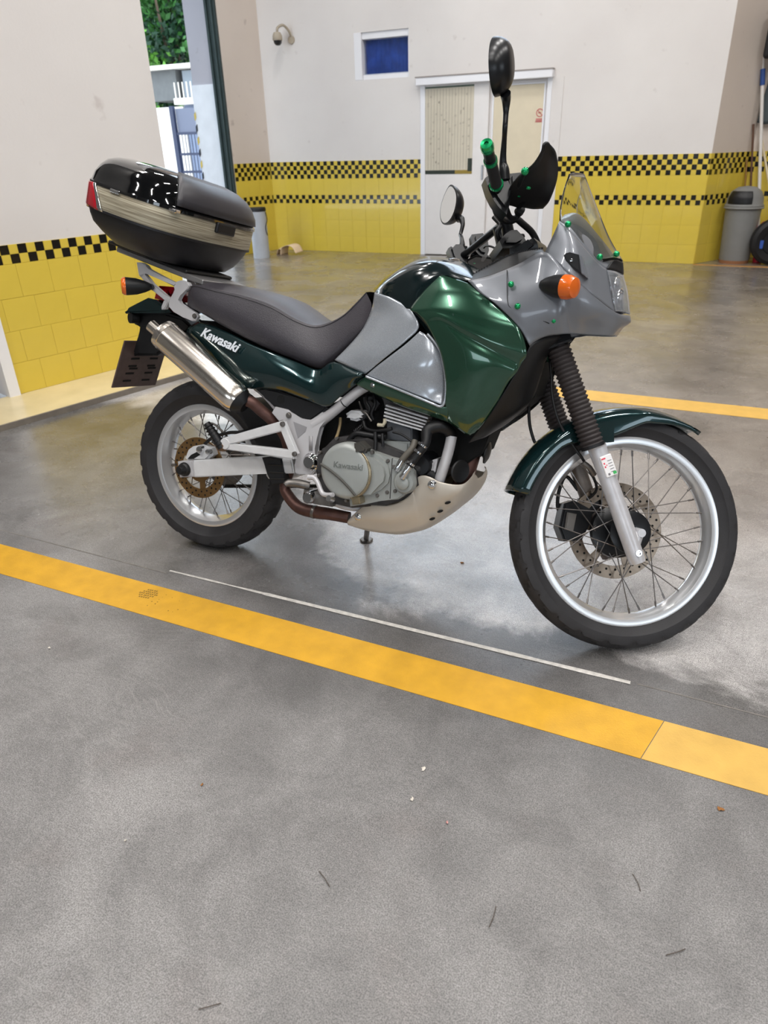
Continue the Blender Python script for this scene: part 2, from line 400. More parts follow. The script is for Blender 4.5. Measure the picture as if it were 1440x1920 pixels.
def tiles(parent, x0, x1, rows, w, off=0.0):
    """rows: list of (z0, h); tiles set into the wall's local frame (face at y=0, room side -y)"""
    for z0, h in rows:
        x = x0 + off
        if off > 0: put_tile(parent, x0, z0, off, h)
        while x < x1 - 0.01:
            ww = min(w, x1 - x); put_tile(parent, x, z0, ww, h); x += w
def put_tile(parent, x, z, w, h, material=None):
    o = bpy.data.objects.new('tile', tile_mesh(w, h, material or YT)); COL.objects.link(o); o.parent = parent
    o.location = (x, -0.001 + random.uniform(-0.0006, 0.0006), z); o.rotation_euler = (random.uniform(-.0008, .0008), 0, random.uniform(-.0008, .0008))
def band(parent, x0, x1, z0, n, p, phase=0):
    """checker band too fine to pick apart: small raised tiles joined in one mesh"""
    bm = bmesh.new(); faces = []
    for r in range(n):
        x = x0; k = 0
        while x < x1 - 0.008:
            w = min(p, x1 - x); g = 0.0015
            vs = [bm.verts.new(c) for c in ((x + g, -0.006, z0 + r * p + g), (x + w - g, -0.006, z0 + r * p + g), (x + w - g, -0.006, z0 + r * p + p - g), (x + g, -0.006, z0 + r * p + p - g))]
            bk = [bm.verts.new((v.co.x, 0.0, v.co.z)) for v in vs]
            mi = 1 if (k + r + phase) % 2 == 0 else 0
            f = bm.faces.new(vs); f.material_index = mi
            for i in range(4): f = bm.faces.new((vs[i], bk[i], bk[(i + 1) % 4], vs[(i + 1) % 4])); f.material_index = mi
            x += p; k += 1
    o = from_bm('checker_band', bm, [YT, KT], parent); o['kind'] = 'stuff'; return o
def tiled(wallobj, x0, x1, phase=0, big=0.2183):
    g = box('grout_bed', (x0, -0.003, 0.0), (x1, 0.001, 1.2), GROUT, wallobj)
    band(wallobj, x0, x1, 0.978, 4, 0.0555, phase); band(wallobj, x0, x1, 0.655, 2, 0.0552, phase + 1)
    tiles(wallobj, x0, x1, [(0.0, 0.2183), (0.2183, 0.2183), (0.4366, 0.2183), (0.7655, 0.2120)], big)

# ---- back wall, with window and sliding door openings
def hole_wall(name, a, b, z1, holes, material, thick=0.2):
    a = Vector((a[0], a[1], 0)); b = Vector((b[0], b[1], 0)); L = (b - a).length; bm = bmesh.new()
    xs = sorted({0, L} | {h[0] for h in holes} | {h[1] for h in holes}); zs = sorted({0, z1} | {h[2] for h in holes} | {h[3] for h in holes})
    for i in range(len(xs) - 1):
        for j in range(len(zs) - 1):
            cx, cz = (xs[i] + xs[i + 1]) / 2, (zs[j] + zs[j + 1]) / 2
            if any(h[0] < cx < h[1] and h[2] < cz < h[3] for h in holes): continue
            add_box(bm, (xs[i], 0, zs[j]), (xs[i + 1], thick, zs[j + 1]))
    bmesh.ops.remove_doubles(bm, verts=bm.verts, dist=1e-5)
    seen = {}
    for f in list(bm.faces):
        k = tuple(sorted(v.index for v in f.verts)) if False else tuple(round(c, 4) for c in f.calc_center_median())
        seen.setdefault(k, []).append(f)
    dead = [f for fs in seen.values() if len(fs) > 1 for f in fs]
    bmesh.ops.delete(bm, geom=dead, context='FACES_ONLY')
    o = from_bm(name, bm, material); o.matrix_world = frame(a, b - a); return struct(o)
X0 = -6.31
wb = hole_wall('wall_back', P_CN, (-0.365, YB), ZC, [(-4.87 - X0, -4.10 - X0, 2.145, 2.665), (-3.93 - X0, -2.25 - X0, 0.0, 2.04), (-5.6 - X0, -3.3 - X0, 3.6, 6.4), (-3.1 - X0, -1.0 - X0, 3.6, 6.4)], WHITE)
wb['label'] = 'white back wall with yellow tiled dado and check bands'
tiled(wb, 0.0, -3.93 - X0, 1); 
tiled(wb, -2.11 - X0, -0.365 - X0 - 0.0, 1)
# ---- short return wall at the back left
wr = wall('wall_corner', P_RR, P_CN, 0, ZC, CREAMW); wr['label'] = 'short stained return wall beside the gate rail'
tiled(wr, 0.0, (P_CN - P_RR).length, 0)
# ---- near left wall
Lw = 3.137 - 1.803
wl_ = wall('wall_left', P_LN, P_LE, 0.035, ZC, WHITE, 0.22); wl_['label'] = 'near left white wall with big yellow tiles'
box('grout_bed', (0, -0.003, 0.035), (Lw, 0.001, 0.905), GROUT, wl_)
zt = 0.035; bigh = 0.1908
for r in range(4):
    off = 0.10 if r % 2 == 0 else 0.20
    x = 0.0; w0 = [0.175, 0.10, 0.04, 0.175][r]
    put_tile(wl_, 0, zt + r * bigh, w0, bigh); x = w0
    while x < Lw - 0.01: put_tile(wl_, x, zt + r * bigh, min(0.2, Lw - x), bigh); x += 0.2
zb = zt + 4 * bigh; k = 0; x = 0.0; pc = 0.0534
while x < Lw - 0.006:
    w = min(pc, Lw - x)
    for r in range(2): put_tile(wl_, x, zb + r * pc, w, pc, KT if (k + r) % 2 == 1 else YT)
    x += pc; k += 1
# white jamb and dark doorway left of it
wj = wall('trim_2', LD * 1.735 + LN * (KL - 0.02), LD * 1.803 + LN * (KL - 0.02), 0.035, ZC, PVC, 0.24); wj['label'] = 'white jamb at the near end of the yellow wall'
wd = wall('wall_side', LD * -3.2 + LN * (KL + 0.25), LD * 1.78 + LN * (KL + 0.25), 0, ZC, DARK, 0.15)
wu = wall('wall_upper', LD * -3.2 + LN * KL, LD * 1.735 + LN * KL, 2.4, ZC, HALL, 0.22)
wv_ = wall('wall_entry', LD * -3.2 + LN * KL, LD * 1.25 + LN * KL, 0, 2.4, HALL, 0.22)
# ---- pillar side and recess at the right
P_PA = Vector((-0.365, YB, 0)); P_PB = Vector((0.05, 10.42, 0))
wp = wall('wall_pillar', P_PA, P_PB, 0, ZC, CREAMW, 0.2); wp['label'] = 'angled side of the right pillar'
# its face looks toward +x side, so build the tiling on a mirrored frame
pf = Vector((P_PB - P_PA)); 
wq = hole_wall('wall_recess', (0.05, 10.42), (6.0, 10.42), ZC, [], CREAMW)
tiled(wq, 0.0, 1.6, 0)
tiled(wp, 0.0, pf.length, 0)
# ---- walls that close the hall (outside the frame), with big daylight openings behind the camera
wR = hole_wall('wall_right', (6.0, 10.42), (6.0, -7.0), ZC, [(10.0, 13.0, 1.6, 2.9)], HALL)
wF = hole_wall('wall_front', (6.0, -7.0), (-5.0, -7.0), ZC, [(1.5, 4.5, 0.9, 2.9), (6.6, 9.2, 1.3, 2.9)], HALL)
wS = wall('wall_rear_left', (-5.02, -7.0), LD * -3.2 + LN * KL, 0, ZC, HALL)
ce = struct(box('ceiling', (-6.9, -7.2, ZC), (6.2, 10.7, ZC + 0.2), CEIL))
# lintel over the gate opening
wt = wall('wall_gate', P_LE, P_RR + Vector((-0.05, 0, 0)), 3.25, ZC, WHITE)
# gate rail, dark green steel
RAIL = mat('dark_green_steel', (52, 66, 66), 0.45, var=0.08)
rl = struct(box('trim_3', (-6.655, 8.99, 0), (-6.49, 9.10, ZC), RAIL, bevel=0.004)); rl['label'] = 'dark green steel guide rail of the gate'
bm = bmesh.new()
add_box(bm, (-6.63, 8.965, 0), (-6.60, 8.99, ZC)); add_box(bm, (-6.55, 8.965, 0), (-6.52, 8.99, ZC)); from_bm('rail_lip', bm, RAIL, rl)
# outer wall beside the gate: rough upper part, white painted lower block
CON2 = wall_material('outside_concrete', (178, 176, 184), 0.1)
OUTW = mat('outside_white_paint', (232, 236, 242), 0.7, var=0.04)
wo = struct(box('wall_outside', (-7.04, 9.06, 2.17), (-6.60, 9.5, ZC), CON2)); wo['label'] = 'grey concrete column outside the gate'
box('painted_block', (-7.055, 9.04, 0), (-6.60, 9.5, 2.168), OUTW, wo)
HZY = mat('hazard_yellow', (214, 190, 90), 0.6); HZK = mat('hazard_black', (50, 52, 60), 0.6)
for i in range(12):
    z = 0.1 + i * 0.15
    bm = bmesh.new(); vs = []
    add_prism(bm, [(-7.062, z), (-7.035, z + 0.03), (-7.035, z + 0.105), (-7.062, z + 0.075)], 9.032, 9.06)
    from_bm('hazard_stripe', bm, HZY if i % 2 else HZK, wo)

# ---- window 1 in the back wall
win = struct(box('window_1', (-4.87, YB + 0.10, 2.145), (-4.10, YB + 0.16, 2.215), PVC)); win['label'] = 'small high window with a blue curtain'
bm = bmesh.new()
for lo, hi in (((-4.87, YB - .004, 2.145), (-4.762, YB + .15, 2.665)), ((-4.118, YB + .02, 2.145), (-4.10, YB + .15, 2.665)), ((-4.762, YB + .02, 2.59), (-4.118, YB + .15, 2.665)), ((-4.762, YB + .03, 2.145), (-4.118, YB + .15, 2.20))):
    add_box(bm, lo, hi, 0.004)
from_bm('window_frame', bm, PVC, win)
BLUE = mat('blue_curtain', (44, 84, 178), 0.7, var=0.25, scale=9)
rows = []
for j in range(3):
    z = 2.16 + j * 0.23; rows.append([(-4.80 + 0.72 * i / 40, YB + 0.13 + 0.012 * math.sin(i * 1.1) * math.cos(i * 0.37), z) for i in range(41)])
cu = net('curtain', rows, BLUE, win, mirror=False, nu=2, nv=1, thick=0.002)
gl = box('pane', (-4.765, YB + 0.085, 2.195), (-4.115, YB + 0.091, 2.595), mat('window_glass', (235, 242, 250), 0.02, trans=1.0), win)

for k_, (xa, xb) in enumerate(((-5.6, -3.3), (-3.1, -1.0))):
    hw = struct(box('window_%d' % (k_ + 2), (xa, YB + .10, 3.6), (xb, YB + .112, 6.4), mat('window_glass', (235, 242, 250), 0.02, trans=1.0))); hw['label'] = 'tall daylight window high in the back wall, above the frame'
    bm = bmesh.new()
    for i in range(4):
        xx = xa + (xb - xa) * i / 3; add_box(bm, (xx - .03, YB + .06, 3.6), (xx + .03, YB + .15, 6.4))
    for zz in (3.62, 5.0, 6.38): add_box(bm, (xa, YB + .06, zz - .03), (xb, YB + .15, zz + .03))
    from_bm('window_frame', bm, PVC, hw)

# ---- sliding door 1
door = struct(box('door_1', (-3.93, YB + 0.10, 0.0), (-2.25, YB + 0.13, 2.04), mat('door_back_panel', (214, 208, 200), 0.6))); door['label'] = 'white sliding double door in the back wall'
DP = mat('door_white', (228, 224, 222), 0.35, var=0.02)
box('header_track', (-3.968, YB - 0.10, 2.035), (-2.232, YB + 0.02, 2.125), PVC, door, 0.006)
box('track_lid', (-3.975, YB - 0.106, 2.118), (-2.228, YB + 0.02, 2.132), mat('pvc_shadow', (150, 142, 138), 0.6), door)
bm = bmesh.new()
for lo, hi in (((-3.935, YB - .02, 0), (-3.87, YB + .1, 2.04)), ((-2.30, YB - .02, 0), (-2.245, YB + .1, 2.04))): add_box(bm, lo, hi, 0.003)
from_bm('door_jamb', bm, PVC, door)
box('sliding_leaf', (-3.87, YB - 0.012, 0.01), (-3.02, YB + 0.03, 2.035), DP, door, 0.004)
box('sliding_leaf', (-3.10, YB + 0.035, 0.01), (-2.30, YB + 0.075, 2.035), DP, door, 0.004)
box('leaf_panel', (-2.965, YB + 0.022, 0.93), (-2.345, YB + 0.04, 1.985), mat('cream_leaf_panel', (218, 206, 180), 0.4, var=0.03), door, 0.003)
bm = bmesh.new()
for lo, hi in (((-2.985, YB + .016, .91), (-2.965, YB + .04, 2.005)), ((-2.345, YB + .016, .91), (-2.325, YB + .04, 2.005)), ((-2.965, YB + .016, 1.985), (-2.345, YB + .04, 2.005)), ((-2.965, YB + .016, .91), (-2.345, YB + .04, .93))): add_box(bm, lo, hi, 0.002)
from_bm('glazing_bead', bm, PVC, door)
box('door_pull', (-3.085, YB - 0.03, 0.95), (-3.06, YB - 0.012, 1.12), mat('grey_metal_trim', (150, 150, 152), 0.35, metal=0.8), door, 0.004)
bx_ = struct(box('trim_4', (-2.245, YB - 0.012, 0), (-2.11, YB + 0.0, 2.04), WHITE)); bx_['label'] = 'plain plastered strip beside the door'

# ---- things on the door
pz0, pz1, px0, px1 = 1.02, 2.02, -3.868, -3.215
po = empty('poster', ((px0 + px1) / 2, YB - 0.013, pz0)); tag(po, 'large cream wall chart with scattered marks on the sliding door', 'poster')
PAP = mat('chart_paper', (206, 198, 180), 0.6, var=0.03); INK = mat('dark_ink', (54, 50, 44), 0.6); INKL = mat('grey_ink', (170, 162, 146), 0.6)
def in_po(lo, hi): c = po.location; return tuple(a - b for a, b in zip(lo, c)), tuple(a - b for a, b in zip(hi, c))
def pbox(name, lo, hi, mt):
    a, b_ = in_po(lo, hi); return box(name, a, b_, mt, po)
pbox('sheet', (px0, YB - .015, pz0), (px1, YB - .0125, pz1), PAP)
pbox('top_edge', (px0, YB - .0165, pz1 - .02), (px1, YB - .015, pz1), mat('chart_green', (90, 104, 92), 0.6))
pbox('bottom_bar', (px0, YB - .0165, pz0), (px0 + .42, YB - .015, pz0 + .045), mat('chart_dark', (44, 52, 44), 0.6))
pbox('bottom_bar', (px0 + .42, YB - .0165, pz0), (px1, YB - .015, pz0 + .045), mat('chart_gold', (150, 128, 56), 0.6))
pbox('corner_block', (px1 - .06, YB - .017, pz0 + .03), (px1, YB - .015, pz0 + .18), mat('chart_dark', (44, 52, 44), 0.6))
bm = bmesh.new(); c = po.location
for i in range(1, 16):
    xx = px0 + (px1 - px0) * i / 16; add_box(bm, (xx - .0025 - c.x, -.0030, .05), (xx + .0025 - c.x, -.0022, .97))
from_bm('ruled_line', bm, INKL, po)
bm = bmesh.new(); rg = random.Random(3)
for i in range(46):
    xx = px0 + .03 + rg.randrange(16) * (px1 - px0 - .06) / 16; zz = .1 + rg.random() * .82
    if c.z + zz < pz0 + .2 and xx > px1 - .1: continue
    add_box(bm, (xx - c.x, -.0036, zz), (xx + .02 - c.x, -.0028, zz + .008)); add_box(bm, (xx - c.x, -.0036, zz + .013), (xx + .026 - c.x, -.0028, zz + .018))
o = from_bm('entry_mark', bm, INKL, po); o['kind'] = 'stuff'
RED = mat('sign_red', (200, 88, 92), 0.5)
sg = empty('sign', (-2.38, YB + 0.02, 1.58)); tag(sg, 'small red prohibition sticker on the cream door leaf', 'sign')
bm = bmesh.new(); add_lathe(bm, [(0.045, 0), (0.045, .002), (0.037, .002), (0.037, 0)], (0, 0, .10), (0, -1, 0), 24); from_bm('ring', bm, RED, sg)
bm = bmesh.new(); add_box(bm, (-.036, -.002, -.003), (.036, 0, .003), mtx=Matrix.Translation((0, 0, .10)) @ Matrix.Rotation(R(45), 4, 'Y')); add_box(bm, (-.018, -.002, .095), (.014, 0, .105)); from_bm('slash', bm, RED, sg)
bm = bmesh.new()
for z in (0.0, .015, .03): add_box(bm, (-.05 + z * .2, -.002, z), (.05 - z * .3, 0, z + .009))
from_bm('caption', bm, RED, sg)

# ---- dome camera on the back wall
DC = mat('camera_beige', (176, 164, 146), 0.4); DG = mat('smoked_dome', (18, 18, 20), 0.1, coat=0.5)
dc = empty('security_camera', (-5.80, YB, 2.66)); tag(dc, 'beige dome camera on a curved wall arm near the back corner', 'camera')
tube('arm', [(0, 0, 0.02), (0, -0.05, 0.09), (-.03, -0.14, 0.15), (-.08, -0.20, 0.12), (-.095, -0.20, 0.06)], 0.016, DC, dc)
lathe('wall_plate', [(0, 0.02), (.045, .02), (.05, .01), (.05, -0.001)], (0, 0, .0), (0, -1, 0), DC, dc)
lathe('housing', [(.02, .075), (.045, .07), (.064, .03), (.066, -.01), (.06, -.02), (0, -.02)], (-.095, -.20, 0), (0, 0, 1), DC, dc)
lathe('dome', [(.056, 0), (.05, -.03), (.03, -.052), (0, -.058)], (-.095, -.20, -.02), (0, 0, 1), DG, dc)

# ---- bollard, cardboard, bin, cleaning poles, bag in the recess
bo = empty('bollard', (-6.05, 8.85, 0)); tag(bo, 'grey cylindrical post with black cap near the back corner', 'bollard')
lathe('post', [(0, 0), (.115, 0), (.115, .62), (0, .62)], (0, 0, 0), (0, 0, 1), mat('post_grey', (178, 182, 188), 0.5, var=0.06), bo)
lathe('cap', [(.119, .61), (.121, .64), (.113, .66), (0, .665)], (0, 0, 0), (0, 0, 1), mat('black_plastic', (20, 20, 22), 0.45), bo)
tube('cable', [(.12, .02, .60), (.135, .02, .5), (.118, -.01, .40), (.14, -.01, .30)], .006, mat('black_plastic', (20, 20, 22), 0.45), bo, 6)
CARD = mat('cardboard', (222, 196, 164), 0.8, var=0.06)
ca = empty('cardboard_sheet', (-5.78, 9.2, 0)); tag(ca, 'curled beige cardboard piece lying by the back corner', 'cardboard')
net('curl', [[(-.14, -.07, 0.0), (-.12, -.06, .09), (-.03, -.05, .13), (.06, -.05, .11), (.12, -.06, .03)], [(-.13, .13, 0.0), (-.10, .13, .10), (0, .12, .14), (.09, .12, .12), (.14, .12, .04)]], CARD, ca, mirror=False, thick=.004)
net('flap', [[(-.24, -.02, 0.0), (-.2, -.01, .07), (-.12, 0.0, .05)], [(-.24, .10, 0.0), (-.2, .11, .09), (-.12, .12, .05)]], CARD, ca, mirror=False, thick=.004)

bn = empty('rubbish_bin', (0.075, 9.96, 0)); tag(bn, 'tall grey swing-top bin in the corner recess', 'bin')
BG_ = mat('bin_grey', (124, 124, 122), 0.5, var=0.04)
lathe('body', [(0, .02), (.165, .02), (.17, .05), (.195, .58), (.195, .60), (0, .60)], (0, 0, 0), (0, 0, 1), BG_, bn, 36)
lathe('base_ring', [(0, 0), (.163, 0), (.168, .035), (0, .035)], (0, 0, 0), (0, 0, 1), mat('bin_base', (150, 100, 66), 0.7), bn, 36)
lathe('lid', [(.19, .60), (.212, .605), (.214, .645), (.20, .66), (.195, .72), (.165, .79), (.10, .835), (0, .85)], (0, 0, 0), (0, 0, 1), BG_, bn, 36)
rows = []
for i in range(5):
    t = i / 4; rows.append([(math.sin(R(-62 + 84 * u)) * rr_, -math.cos(R(-62 + 84 * u)) * rr_, zz_) for u in (0, .25, .5, .75, 1) for rr_, zz_ in [((.204, .664), (.203, .70), (.199, .735), (.184, .77), (.165, .798))[i]]])
net('flap', rows, mat('black_plastic', (20, 20, 22), 0.45), bn, mirror=False, thick=.006)
bm = bmesh.new(); add_lathe(bm, [(.2135, .0), (.222, .01), (.2135, .02)], (0, 0, .605), (0, 0, 1), 36); from_bm('lid_rim', bm, BG_, bn)

pw = tube('broom_handle', [(.338, 10.13, .02), (.018, 10.25, 1.9)], .019, mat('white_pole', (222, 218, 214), 0.4), None, 10, 1)
tag(pw, 'long white broom pole leaning in the corner recess', 'pole')
tube('grip', [(.022, 10.248, 1.87), (-.003, 10.258, 2.03)], .026, mat('blue_grip', (40, 74, 140), 0.5), pw, 10, 1)
tube('hook', [(-.001, 10.257, 2.01), (-.020, 10.262, 2.15)], [.012, .010], mat('white_pole', (222, 218, 214), 0.4), pw, 8, 1)
tag(tube('broom_handle', [(.61, 10.05, .02), (.125, 10.35, 1.325)], .014, mat('cream_pole', (214, 200, 170), 0.5), None, 8, 1), 'slanting cream pole crossing behind the white broom pole', 'pole')
tag(tube('broom_handle', [(.23, 10.165, .02), (.008, 10.31, 1.487)], .012, mat('brown_pole', (96, 66, 50), 0.6), None, 8, 1), 'thin brown wooden pole between the bin and white pole', 'pole')
tag(tube('broom_handle', [(.155, 10.225, .02), (.008, 10.32, 1.115)], .010, mat('tan_pole', (150, 112, 60), 0.6), None, 8, 1), 'thin tan cane behind the grey bin', 'pole')
bgk = empty('tyre', (.47, 9.84, 0)); tag(bgk, 'black tyre standing at the right frame edge in the recess', 'tyre')
BLK = mat('black_rubber', (20, 19, 20), 0.6, var=0.1)
lathe('casing', [(.15, -.06), (.22, -.075), (.255, -.05), (.262, 0), (.255, .05), (.22, .075), (.15, .06), (.14, 0), (.15, -.06)], (0, 0, .262), (.25, -1, .0), BLK, bgk, 40)
lathe('disc', [(0, .03), (.14, .035), (.15, .0), (.0, -.02)], (0, 0, .262), (.25, -1, .0), mat('black_plastic', (20, 20, 22), 0.45), bgk, 30)
box('sticker', (-.165, -.105, .19), (-.115, -.100, .28), mat('blue_sticker', (50, 86, 170), 0.5), bgk)
rc = lathe('canister', [(0, 0), (.05, 0), (.052, .02), (.052, .40), (.04, .44), (.02, .46), (0, .465)], (.335, 10.01, 0), (0, 0, 1), mat('red_plastic', (190, 40, 60), 0.35), None, 20)
tag(rc, 'red canister whose top shows behind the black tyre', 'canister')
hk = empty('tool_bag', (.12, 10.20, 2.12)); tag(hk, 'dark bag hanging high on the recess wall', 'bag')
bm = bmesh.new(); add_box(bm, (-.15, -.12, .0), (.3, .03, .44), .04, seg=3); from_bm('body', bm, mat('black_cloth', (36, 36, 38), 0.8), hk, smooth=True)
tube('strap', [(-.1, -.03, .4), (-.05, -.02, .62), (.1, -.01, .68), (.2, -.02, .42)], .014, mat('black_cloth', (36, 36, 38), 0.8), hk, 8)
hk2 = empty('hanging_cloth', (.13, 10.38, 1.50)); tag(hk2, 'slate coloured cloth hanging below the dark bag', 'cloth')
net('cloth', [[(-.09, -.02, 0), (0, -.05, -.02), (.12, -.03, 0), (.3, -.02, .01)], [(-.07, -.02, .25), (0, -.05, .25), (.12, -.03, .25), (.3, -.02, .25)], [(-.04, -.01, .48), (0, -.02, .48), (.12, -.02, .48), (.3, -.01, .48)]], mat('slate_cloth', (74, 84, 88), 0.8), hk2, mirror=False, thick=.006)

# ---- fluorescent battens on the ceiling
TUBE = mat('fluorescent_tube', (255, 250, 240), 0.3, emit=20.0)
LAMPW = 82
def batten(x, y, rot=0.0):
    o = empty('ceiling_lamp', (x, y, ZC), (0, 0, rot))
    box('housing', (-.62, -.06, -.07), (.62, .06, 0), PVC, o, .004)
    for s in (-.03, .03): tube('lamp_tube', [(-.59, s, -.09), (.59, s, -.09)], .014, TUBE, o, 8, 1)
    l = area('lamp_light', (0, 0, -.115), (0, 0, 0), 1.2, .16, LAMPW * (0.9 if y > 5 else 0.9 if y > 3 else 1.15), (1.0, 0.975, 0.95)); l.parent = o
    return o
spots = [(x_, y_) for x_ in (-3.6, -0.2, 3.4) for y_ in (-4.5, -1.6, 1.2, 3.9, 6.5)]
for x_, y_ in spots:
    if (x_, y_) == (-3.6, -4.5): continue
    o = batten(x_, y_, math.pi / 2)
    side = 'left' if x_ < -2 else 'right'
    tag(o, 'twin tube ceiling batten above the hall', 'lamp', 'ceiling battens over the hall')

# ================================================================ OUTSIDE, seen through the gate
gr = struct(box('floor_outside', (-40, 2, -0.22), (-7.2, 45, -0.02), mat('outside_paving', (150, 148, 146), 0.9, var=0.08)))
HW = mat('house_white', (240, 234, 224), 0.8, var=0.03); HG = mat('house_grey', (104, 106, 106), 0.8, var=0.08); HB = mat('house_blue_white', (130, 142, 166), 0.7)
ho = empty('gatehouse', (-12.0, 14.6, 0)); tag(ho, 'pale low building with a flat roof beyond the gate', 'building')
box('wall', (-.9, 0, 0), (.30, 3, 2.28), HW, ho); box('wall', (.30, .05, 0), (2.2, 3, 2.36), HB, ho)
box('roof_box', (-.5, -.1, 2.40), (.30, 2.6, 2.98), HG, ho); box('roof_slab', (-.9, -.25, 2.98), (1.4, 3, 3.06), HW, ho)
box('window', (.42, -.02, 2.45), (.95, .3, 2.95), mat('dim_glass', (120, 130, 140), 0.2), ho)
box('balcony', (.32, -.3, 2.30), (1.3, .0, 2.42), HW, ho)
for i in range(7): tube('baluster', [(.36 + i * .11, -.26, 2.42), (.36 + i * .11, -.26, 2.72)], .014, HW, ho, 6, 1)
ga = empty('metal_gate', (-11.35, 13.9, 0)); tag(ga, 'blue-grey barred metal gate beyond the opening', 'gate')
GM = mat('gate_steel', (44, 52, 78), 0.5)
for i in range(9): tube('bar', [(i * .085, 0, 0.1), (i * .085, 0, 1.72)], .010, GM, ga, 6, 1)
for z in (.25, .6, .95, 1.3, 1.7): box('rail', (-.04, -.015, z), (.75, .015, z + .05), GM, ga)
box('kick_panel', (-.02, .02, 1.72), (.75, .04, 2.2), mat('gate_panel', (104, 110, 128), 0.6), ga)
box('gate_post', (-.14, -.04, 0), (-.04, .04, 2.25), GM, ga); box('gate_post', (.75, -.04, 0), (.85, .04, 2.25), GM, ga)
nb = struct(box('wall_sky_blocker', (-10.5, -8.0, 0), (-10.0, 7.2, 11.0), mat('house_grey', (104, 106, 106), 0.8, var=0.08))); nb['label'] = 'tall plain slab added out of frame to block sky light'  # added unseen outside the gate to cut sky light on the back wall
ow = struct(box('wall_yard', (-13.5, 15.6, 0), (-8.0, 15.8, 2.2), mat('yard_wall', (128, 136, 158), 0.8)))
LG = [mat('leaf_green', (48, 100, 40), 0.5, var=0.3, scale=2), mat('leaf_light', (98, 156, 58), 0.5), mat('leaf_dark', (20, 54, 34), 0.6)]
def tree(x, y, h, rad, seed, label):
    t = empty('tree', (x, y, 0)); tag(t, label, 'tree'); rg = random.Random(seed)
    tube('trunk', [(0, 0, 0), (.1, .05, h * .4), (-.05, .1, h * .8)], [.2, .14, .06], mat('bark', (84, 70, 58), 0.9), t, 8)
    for a in range(5):
        an = a * 1.3; tube('branch', [(0, 0, h * .4), (math.cos(an) * rad * .5, math.sin(an) * rad * .5, h * .6), (math.cos(an) * rad * .8, math.sin(an) * rad * .8, h * .8)], [.07, .05, .02], mat('bark', (84, 70, 58), 0.9), t, 6)
    bm = bmesh.new(); cl = [(rg.gauss(0, rad * .45), rg.gauss(0, rad * .45), h * (.30 + .68 * rg.random())) for _ in range(70)]
    for i in range(17000):
        c = cl[i % len(cl)]; p = Vector((c[0] + rg.gauss(0, .33), c[1] + rg.gauss(0, .33), c[2] + rg.gauss(0, .28)))
        s = rg.uniform(.07, .15); u = Vector((rg.gauss(0, 1), rg.gauss(0, 1), rg.gauss(0, 1))).normalized(); w = u.cross(Vector((rg.gauss(0, 1), rg.gauss(0, 1), rg.gauss(0, 1)))).normalized()
        f = bm.faces.new([bm.verts.new(p + q) for q in (u * s, w * s * .5, -u * s, -w * s * .5)]); f.material_index = (i % len(cl)) % 3
    me = bpy.data.meshes.new('foliage'); bm.to_mesh(me); bm.free()
    o = link('foliage', me, LG, t); o['kind'] = 'stuff'
tree(-17.4, 21.6, 7.6, 2.3, 5, 'broad green leafy tree seen through the gate opening')
tree(-21.5, 27.5, 9.5, 3.0, 9, 'taller dark green tree further back beyond the gate')

# ---- small litter on the floor
LEAF = mat('dry_leaf', (150, 100, 50), 0.7); CHIP = mat('white_chip', (220, 212, 200), 0.7)

def litter(name, x, y, r, material, label, cat, seed):
    rg = random.Random(seed); bm = bmesh.new(); n = 9; c = bm.verts.new((0, 0, .006)); vs = []
    for i in range(n):
        a = 2 * math.pi * i / n; q = r * rg.uniform(.45, 1.1); vs.append(bm.verts.new((math.cos(a) * q, math.sin(a) * q * .7, rg.uniform(0.001, .004))))
    for i in range(n): bm.faces.new((c, vs[i], vs[(i + 1) % n]))
    o = from_bm(name, bm, material); o.location = (x, y, 0.0005); o.rotation_euler.z = seed; md = o.modifiers.new('s', 'SOLIDIFY'); md.thickness = .001
    return tag(o, label, cat)
PINK = mat('pink_scrap', (206, 150, 144), 0.7)
litter('paper_scrap', -0.460, 1.148, 0.009, CHIP, 'pale curled scrap on the floor in front of the yellow line', 'scrap', 1)
litter('paper_scrap', -0.451, 1.052, 0.006, CHIP, 'tiny white chip below the curled scrap on the floor', 'scrap', 2)
litter('dry_leaf', 0.204, 1.308, 0.010, LEAF, 'small orange-brown dry leaf fragment at the right on the floor', 'leaf', 3)
litter('dry_leaf', -0.689, 2.093, 0.009, LEAF, 'tiny olive leaf bit on the bright floor between the wheels', 'leaf', 4)
litter('paper_scrap', -0.354, 1.025, 0.005, PINK, 'tiny pinkish scrap right of the white chip', 'scrap', 5)
litter('paper_scrap', -1.709, 1.127, 0.007, CHIP, 'small white crumb on the floor left of the yellow line', 'scrap', 6)
litter('paper_scrap', -0.996, 0.693, 0.005, CHIP, 'flat white sliver on the lower left floor', 'scrap', 7)
litter('dry_leaf', -0.934, 0.889, 0.006, LEAF, 'dark curled leaf stalk in the lower left dark patch', 'leaf', 8)
tag(tube('twig', [(-0.196, 0.833, .0022), (-0.194, 0.856, .0035), (-0.196, 0.880, .0022)], .0008, mat('twig_brown', (84, 74, 66), 0.8), None, 5, 2), 'thin dark twig at the bottom right of centre on the floor', 'twig')
tag(tube('twig', [(0.123, 0.916, .0022), (0.141, 0.929, .0035), (0.155, 0.943, .0022)], .0008, mat('twig_brown', (84, 74, 66), 0.8), None, 5, 2), 'short brown twig near the lower right of the floor', 'twig')
tag(tube('twig', [(-0.626, 0.480, .0022), (-0.609, 0.492, .0035), (-0.595, 0.505, .0022)], .0008, mat('twig_brown', (84, 74, 66), 0.8), None, 5, 2), 'thin twig at the very bottom left of the floor', 'twig')
